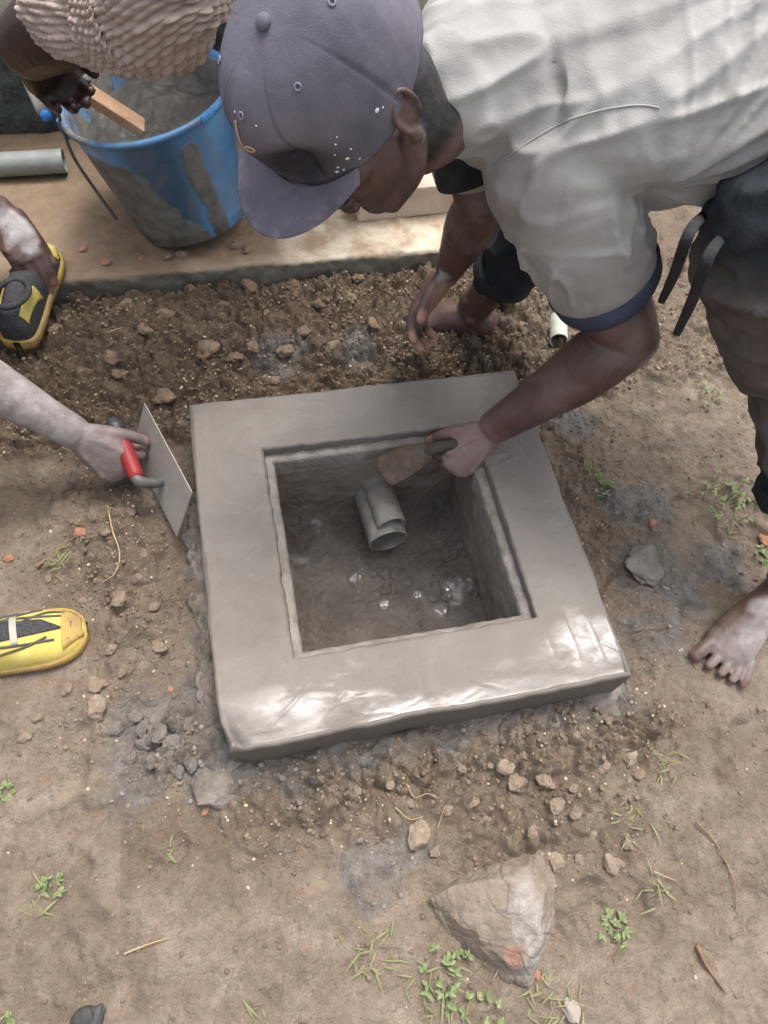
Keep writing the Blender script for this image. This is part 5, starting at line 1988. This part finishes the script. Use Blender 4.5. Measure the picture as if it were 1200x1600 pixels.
def build_helper():
    B = MB()
    L_WR = P(116, 676, .150)
    L_EL = P(-62, 575, .285)
    L_EL = L_WR + unit(L_EL - L_WR) * .255
    L_SH = A(-.98, .33, .56)
    H2W = P(2, 330, .22)
    H2E = A(-.92, .74, .38)
    H2S = A(-1.02, .58, .60)
    hip = A(-1.13, .36, .22)
    chest = A(-1.03, .44, .50)
    neck = A(-1.0, .45, .66)
    head = A(-.95, .44, .78)
    tube(B, [hip, (hip + chest) / 2 + A(-.03, 0, 0), chest, (chest + neck) / 2 + A(.01, 0, .02)], [(.13, .10), (.13, .10), (.15, .10), (.09, .07)], up=A(1, 0, .2), n=20)
    tube(B, [neck - A(0, 0, .05), neck, head - A(0, 0, .05)], [.055, .05, .052], n=14)
    ellip(B, head + A(0, 0, .03), [A(.095, 0, -.02), A(0, .076, 0), A(.02, 0, .095)], 20, 14)
    ellip(B, head + A(.04, 0, -.04), [A(.06, 0, 0), A(0, .058, 0), A(0, 0, .07)], 16, 12)
    tube(B, [head + A(.095, 0, .01), head + A(.108, 0, -.03)], [.009, .014], n=10)
    for s in (1, -1):
        ellip(B, head + A(-.005, s * .078, -.01), [A(.015, 0, 0), A(0, .008, 0), A(0, 0, .028)], 10, 8)
        ellip(B, head + A(.085, s * .03, .005), [A(.010, 0, 0), A(0, .013, 0), A(0, 0, .009)], 10, 8)
    tube(B, [head + A(.092, -.02, -.065), head + A(.1, 0, -.064), head + A(.092, .02, -.065)], [.006, .009, .006], n=8)
    # near arm
    tube(B, [chest + A(.0, -.08, .06), L_SH, (L_SH + L_EL) / 2, L_EL], [.06, .06, .05, .043], n=16)
    fd = unit(L_WR - L_EL)
    tube(B, [L_EL, L_EL + fd * .06, L_EL + fd * .13, L_EL + fd * .20, L_WR], [.044, .047, .042, .034, (.031, .026)], up=A(.2, -.4, .8), n=18)
    tips = []
    hd = unit(P(176, 722, .105) - L_WR)
    hand(B, L_WR + fd * .006, hd, TO_W((-.05, -.25, .95)), side=-1, curl=(1.0, 1.1, 1.15, 1.2), spread=.05, thumb=(.55, .55), size=1.0, tips=tips)
    # far arm, hand hanging over the shoe
    tube(B, [chest + A(0, .1, .06), H2S, (H2S + H2E) / 2, H2E], [.06, .058, .05, .043], n=16)
    fe = unit(H2W - H2E)
    tube(B, [H2E, H2E + fe * .07, H2E * .3 + H2W * .7, H2W], [.043, .046, .036, (.032, .026)], up=A(.2, -.4, .8), n=16)
    h2 = unit(P(58, 425, .15) - H2W)
    hand(B, H2W, h2, TO_W((.35, .2, .9)), side=-1, curl=(.30, .32, .36, .42), spread=-.04, thumb=(.22, .2), size=1.05, tips=tips)
    # legs (deep squat)
    for hj, kn, an in ((hip + A(.03, -.1, 0), A(-.80, .04, .46), A(-.80, -.075, .10)), (hip + A(.03, .1, 0), A(-.78, .58, .48), A(-.70, .655, .12))):
        tube(B, [hj, (hj + kn) / 2, kn], [.08, .07, .055], n=16)
        tube(B, [kn, kn * .6 + an * .4, kn * .2 + an * .8, an], [.054, .056, .042, .034], n=16)
    me = remesh(B, .0036, 3, .5)
    V = get_co(me)
    a = (V - L_EL) @ fd
    dl = np.linalg.norm((V - L_EL) - np.outer(a, fd), axis=1)
    dust = (dl < .08) * sstep(-.08, .03, a) * sstep(.33, .2, a) * .8
    dust = np.maximum(dust, (np.linalg.norm(V - (L_WR + hd * .05), axis=1) < .09) * .38)
    dust = dust * (.75 + .6 * fbm3(V, 9, 3, 3))
    dust = np.maximum(dust, spots_mask(V, [(P(28, 362, .20), .034, .9), (P(45, 385, .185), .022, .85), (P(10, 345, .215), .03, .8), (P(173, 710, .15), .009, 1.), (P(188, 736, .14), .008, 1.), (P(128, 668, .185), .010, 1.), (P(115, 660, .185), .007, 1.)], 6, .010))
    palm = np.zeros(len(V))
    for t in tips:
        palm = np.maximum(palm, .55 * (1 - sstep(.012, .026, np.linalg.norm(V - t, axis=1))))
    hr = sstep(.80, .83, V[:, 2]) * sstep(-.88, -.93, V[:, 0] - (V[:, 2] - .80))
    attr(me, 'mask', np.stack([np.clip(dust, 0, 1), palm, hr], 1))
    put('body', me, SK2, helper)
    # shirt and trousers out of frame
    B = MB()
    tube(B, [hip + A(0, 0, .06), (hip + chest) / 2 + A(-.03, 0, 0), chest, (chest + neck) / 2 + A(.01, 0, .0)], [(.16, .13), (.155, .125), (.175, .125), (.11, .09)], up=A(1, 0, .2), n=24)
    tube(B, [chest + A(.0, -.08, .06), L_SH, (L_SH + L_EL) / 2], [.08, .078, .07], n=16)
    tube(B, [chest + A(0, .1, .06), H2S, (H2S + H2E) / 2], [.08, .076, .068], n=16)
    me = remesh(B, .007, 5)
    V = get_co(me)
    set_co(me, V + get_no(me) * (.006 * folds(V, A(.2, .3, .9), 5, 16, 51))[:, None])
    attr(me, 'mask', np.zeros((len(V), 3)))
    put('shirt', me, simple('grey_shirt', (.16, .17, .19), (.22, .23, .25), 12, .9, .2, .003, 40), helper)
    B = MB()
    for hj, kn, an in ((hip + A(.03, -.1, 0), A(-.80, .04, .46), A(-.80, -.075, .10)), (hip + A(.03, .1, 0), A(-.78, .58, .48), A(-.70, .655, .12))):
        tube(B, [hip, hj, (hj + kn) / 2, kn, kn * .6 + an * .4, kn * .25 + an * .75], [.12, .105, .092, .078, .074, .062], n=20)
    me = remesh(B, .007, 5)
    V = get_co(me)
    set_co(me, V + get_no(me) * (.006 * folds(V, A(.2, .9, .2), 5, 16, 55))[:, None])
    put('trousers', me, simple('brown_trousers', (.09, .06, .045), (.13, .09, .07), 12, .9, .2, .003, 40), helper)


build_helper()


# plasterer's float held on edge against the left side of the slab
def build_float():
    pa, pb, pc = P(234, 594, .14), P(228, 699, .03), P(298, 836, .05)
    ey = unit(pb - pc)                              # along the blade, away from the camera
    ez = pa - pb
    ez = unit(ez - ey * (ez @ ey))                  # across the blade, upwards
    ex = np.cross(ey, ez)                           # blade normal, towards the slab
    lx, lz = np.linalg.norm(pb - pc) / 2, .058
    cpt = (pb + pc) / 2 + ez * lz
    cpt[0] -= max(0.0, cpt[0] + lz * abs(ez[0]) + lx * abs(ey[0]) + HS + .004)
    root = thing('plastering_float', (cpt[0], cpt[1], .01), 'rectangular steel float with red grip pressed to the left slab side', 'float')
    B = MB()
    box(B, cpt, ex, ey, ez, .0012, lx, lz, .0006)
    put('blade', mesh_from('bl', B.verts(), B.f, False), simple('mortar_filmed_steel', (.27, .245, .215), (.34, .31, .28), 14, .5, .5, .001, 60), root)
    g0, g1 = P(184, 676, .125), P(212, 742, .105)
    gd = unit(g1 - g0)
    B = MB()
    tube(B, [g0, (g0 + g1) / 2, g1], [.0145, .0155, .0140], n=18)
    g = put('grip', mesh_from('gr', B.verts(), B.f), simple('red_plastic_grip', (.20, .014, .016), (.28, .022, .024), 30, .5, .4), root)
    B = MB()
    tube(B, [g0 - gd * .002, g0 - gd * .012, g0 - gd * .020], [.0165, .0180, .0155], n=18)
    put('grip_end', mesh_from('ge', B.verts(), B.f), simple('black_plastic', (.02, .02, .022), (.045, .045, .048), 30, .4, .5), g)
    M_br = simple('dark_metal_bracket', (.06, .06, .06), (.12, .115, .11), 40, .45, .5)
    on = lambda p: p + ex * ((cpt - p) @ ex) - ex * np.sign((cpt - p) @ ex) * .002
    B = MB()
    tube(B, [g1 - gd * .005, g1 + gd * .012, on(g1 + gd * .02) * .5 + (g1 + gd * .02) * .5, on(g1 + gd * .018)], [.010, .011, .010, .009], n=12)
    put('bracket', mesh_from('br', B.verts(), B.f), M_br, root)


build_float()

# ------------------------------------------------------------------ person in the knitted sweater behind the bucket
knitter = thing('person', (-.12, 1.12, LEDGE_Z), 'person in chunky beige knitted sweater leaning over the bucket', 'person')


def build_knitter():
    E = P(168, 22, .66)
    CU = P(100, 72, .655)
    W_ = P(42, 72, .56)
    SHo = A(-.08, .86, .98)
    other_sh = A(.12, 1.08, 1.0)
    hip = A(-.06, 1.17, .80)
    chest = A(-.02, 1.0, 1.02)
    head = A(-.06, .82, 1.22)
    B = MB()
    tube(B, [hip, (hip + chest) / 2 + A(0, .03, .02), chest, A(-.03, .93, 1.12)], [(.14, .10), (.135, .10), (.15, .10), (.08, .07)], up=A(0, -.6, .6), n=20)
    tube(B, [A(-.03, .95, 1.08), A(-.05, .88, 1.14), head], [.055, .05, .055], n=14)
    ellip(B, head + A(0, 0, .03), [A(.076, 0, 0), A(0, .095, .0), A(0, 0, .095)], 20, 14)
    ellip(B, head + A(0, -.045, -.035), [A(.058, 0, 0), A(0, .06, 0), A(0, 0, .07)], 16, 12)
    tube(B, [head + A(0, -.098, .01), head + A(0, -.112, -.03)], [.009, .014], n=10)
    for s in (1, -1):
        ellip(B, head + A(s * .078, .0, -.01), [A(.008, 0, 0), A(0, .015, 0), A(0, 0, .028)], 10, 8)
        ellip(B, head + A(s * .03, -.088, .005), [A(.013, 0, 0), A(0, .010, 0), A(0, 0, .009)], 10, 8)
    tube(B, [head + A(-.02, -.094, -.06), head + A(0, -.102, -.059), head + A(.02, -.094, -.06)], [.006, .009, .006], n=8)
    fd = unit(W_ - E)
    tube(B, [chest + A(-.07, -.03, .02), SHo, (SHo + E) / 2, E], [.06, .058, .05, .046], n=16)
    tube(B, [E, (E + W_) / 2 + A(0, 0, .01), W_], [.052, .060, .050], n=18)
    GR = P(82, 122, .47)
    hand(B, W_ - A(0, 0, .008), unit(GR - W_), TO_W((-.3, .2, .9)), side=1, curl=(1.0, 1.05, 1.1, 1.15), spread=.03, thumb=(.5, .5), size=1.1)
    oe = A(.30, 1.06, .80)
    ow = A(.22, .98, .60)
    tube(B, [chest + A(.07, .02, .02), other_sh, oe], [.06, .058, .045], n=14)
    oe2 = A(.10, 1.02, .76)
    tube(B, [oe, (oe + oe2) / 2, oe2], [.045, .042, .03], n=14)
    hand(B, oe2, A(-1, -.1, -.1), A(0, -.5, .8), side=1, curl=(.5, .5, .5, .5))
    for s in (-1, 1):
        hj = hip + A(s * .09, 0, -.03)
        kn = A(.07 + s * .075, 1.10, .50)
        an = A(.07 + s * .065, 1.17, LEDGE_Z + .08)
        tube(B, [hj, (hj + kn) / 2, kn], [.08, .068, .054], n=14)
        tube(B, [kn, kn * .6 + an * .4, an], [.053, .055, .035], n=14)
        foot(B, an, A(s * .1, -1, 0), 1.0, side=-s)
    me = remesh(B, .0042, 4, .5)
    n = len(me.vertices)
    V = get_co(me)
    hr = sstep(1.235, 1.26, V[:, 2] + .25 * (V[:, 1] - .82)) * (V[:, 2] > 1.15)
    attr(me, 'mask', np.stack([np.zeros(n), np.zeros(n), hr], 1))
    put('body', me, skin_mat('deep_brown_skin', (.020, .010, .007), (.036, .019, .014)), knitter)
    # knitted sleeve: real stitches
    M_knit = simple('beige_wool', (.32, .25, .21), (.44, .36, .31), 40, .95, .1, .001, 500)
    sw = None

    def knit(pts, rads, name, cols, pitch, rib=True, amp=.0045, parent=None, up=A(0, 0, 1)):
        n = cols * 10
        C = crom(np.array(pts), 40)
        Rr = crom(np.array([(r, r, 0) if np.isscalar(r) else (r[0], r[1], 0) for r in rads]), 40)[:, :2]
        s = np.concatenate([[0], np.cumsum(np.linalg.norm(np.diff(C, axis=0), axis=1))])
        m = int(s[-1] / pitch * 7)
        q = np.linspace(0, s[-1], m)
        C = np.stack([np.interp(q, s, C[:, i]) for i in range(3)], 1)
        Rr = np.stack([np.interp(q, s, Rr[:, i]) for i in range(2)], 1)
        T = np.gradient(C, axis=0)
        T /= np.linalg.norm(T, axis=1)[:, None]
        ang = np.linspace(0, 2 * math.pi, n, endpoint=False)
        G = np.zeros((m, n, 3))
        for i in range(m):
            u = unit(up - T[i] * (up @ T[i]))
            w = np.cross(T[i], u)
            ca = ang / (2 * math.pi) * cols
            col = np.floor(ca)
            fx = ca - col
            row = q[i] / pitch
            if rib:
                valley = np.abs(np.sin(math.pi * ca)) ** .8
                vsh = row + .35 * np.abs(fx - .5) * 2
                st = np.abs(np.sin(math.pi * vsh)) ** .7
                h = amp * (valley * (.55 + .45 * st) * np.where(col % 4 < 2.5, 1.0, .35))
            else:
                off = (col % 2) * .5
                st = np.abs(np.sin(math.pi * (row + off))) ** .8
                h = amp * 1.25 * (np.abs(np.sin(math.pi * ca)) ** .8) * st
            lump = .012 * fbm2(np.cos(ang) * 2.2 + q[i] * 14, np.sin(ang) * 2.2 + q[i] * 9, 161, 3) + .012 * fbm2(np.cos(ang) * 1.0 + q[i] * 26, np.sin(ang) * 1.0 + 4, 162, 2)
            G[i] = C[i] + np.outer(np.cos(ang) * (Rr[i, 0] + h + lump), w) + np.outer(np.sin(ang) * (Rr[i, 1] + h + lump), u)
        # turn the ends in
        G = np.concatenate([(C[0] + (G[0] - C[0]) * .78 + T[0] * .012)[None], G, (C[-1] + (G[-1] - C[-1]) * .8)[None]])
        return put(name, grid_mesh(name, G, wrap=True), M_knit, parent or knitter)
    e2 = P(205, 45, .69)
    sweater = knit([hip + A(0, .0, .02), (hip + chest) / 2 + A(0, .03, .02), chest + A(0, 0, .0), A(-.03, .94, 1.11)], [(.175, .135), (.17, .13), (.18, .13), (.10, .085)], 'sweater', 90, .009, False, up=A(0, -.6, .6))
    knit([P(86, 8, .655), P(122, 14, .665), P(165, 18, .675)], [(.060, .062), (.066, .066), (.068, .070)], 'ribbed_cuff', 44, .0085, True, .0048, sweater, up=TO_W((.3, .8, .4)))
    knit([P(155, 20, .672), P(205, 22, .68), P(262, -30, .73), (P(300, -90, .80) + SHo) / 2, SHo], [(.066, .066), (.078, .074), (.080, .076), (.085, .08), (.09, .085)], 'sleeve', 46, .0105, False, .0052, sweater, up=TO_W((.3, .8, .4)))
    knit([other_sh, (other_sh + oe) / 2, oe + A(.01, 0, 0), (oe + oe2) / 2 + A(.03, 0, 0)], [.09, .085, .075, .07], 'sleeve', 30, .014, False, .006, sweater)
    B = MB()
    for s in (-1, 1):
        hj = hip + A(s * .09, 0, -.03)
        kn = A(.07 + s * .075, 1.10, .50)
        an = A(.07 + s * .065, 1.17, LEDGE_Z + .08)
        tube(B, [hip, hj, (hj + kn) / 2, kn, kn * .5 + an * .5, kn * .1 + an * .9], [.13, .11, .095, .08, .075, .07], n=20)
    me = remesh(B, .007, 5)
    V = get_co(me)
    set_co(me, V + get_no(me) * (.005 * folds(V, A(.9, .2, .2), 5, 16, 57))[:, None])
    put('trousers', me, simple('dark_blue_trousers', (.03, .035, .05), (.05, .055, .075), 12, .9, .2, .003, 40), knitter)


build_knitter()
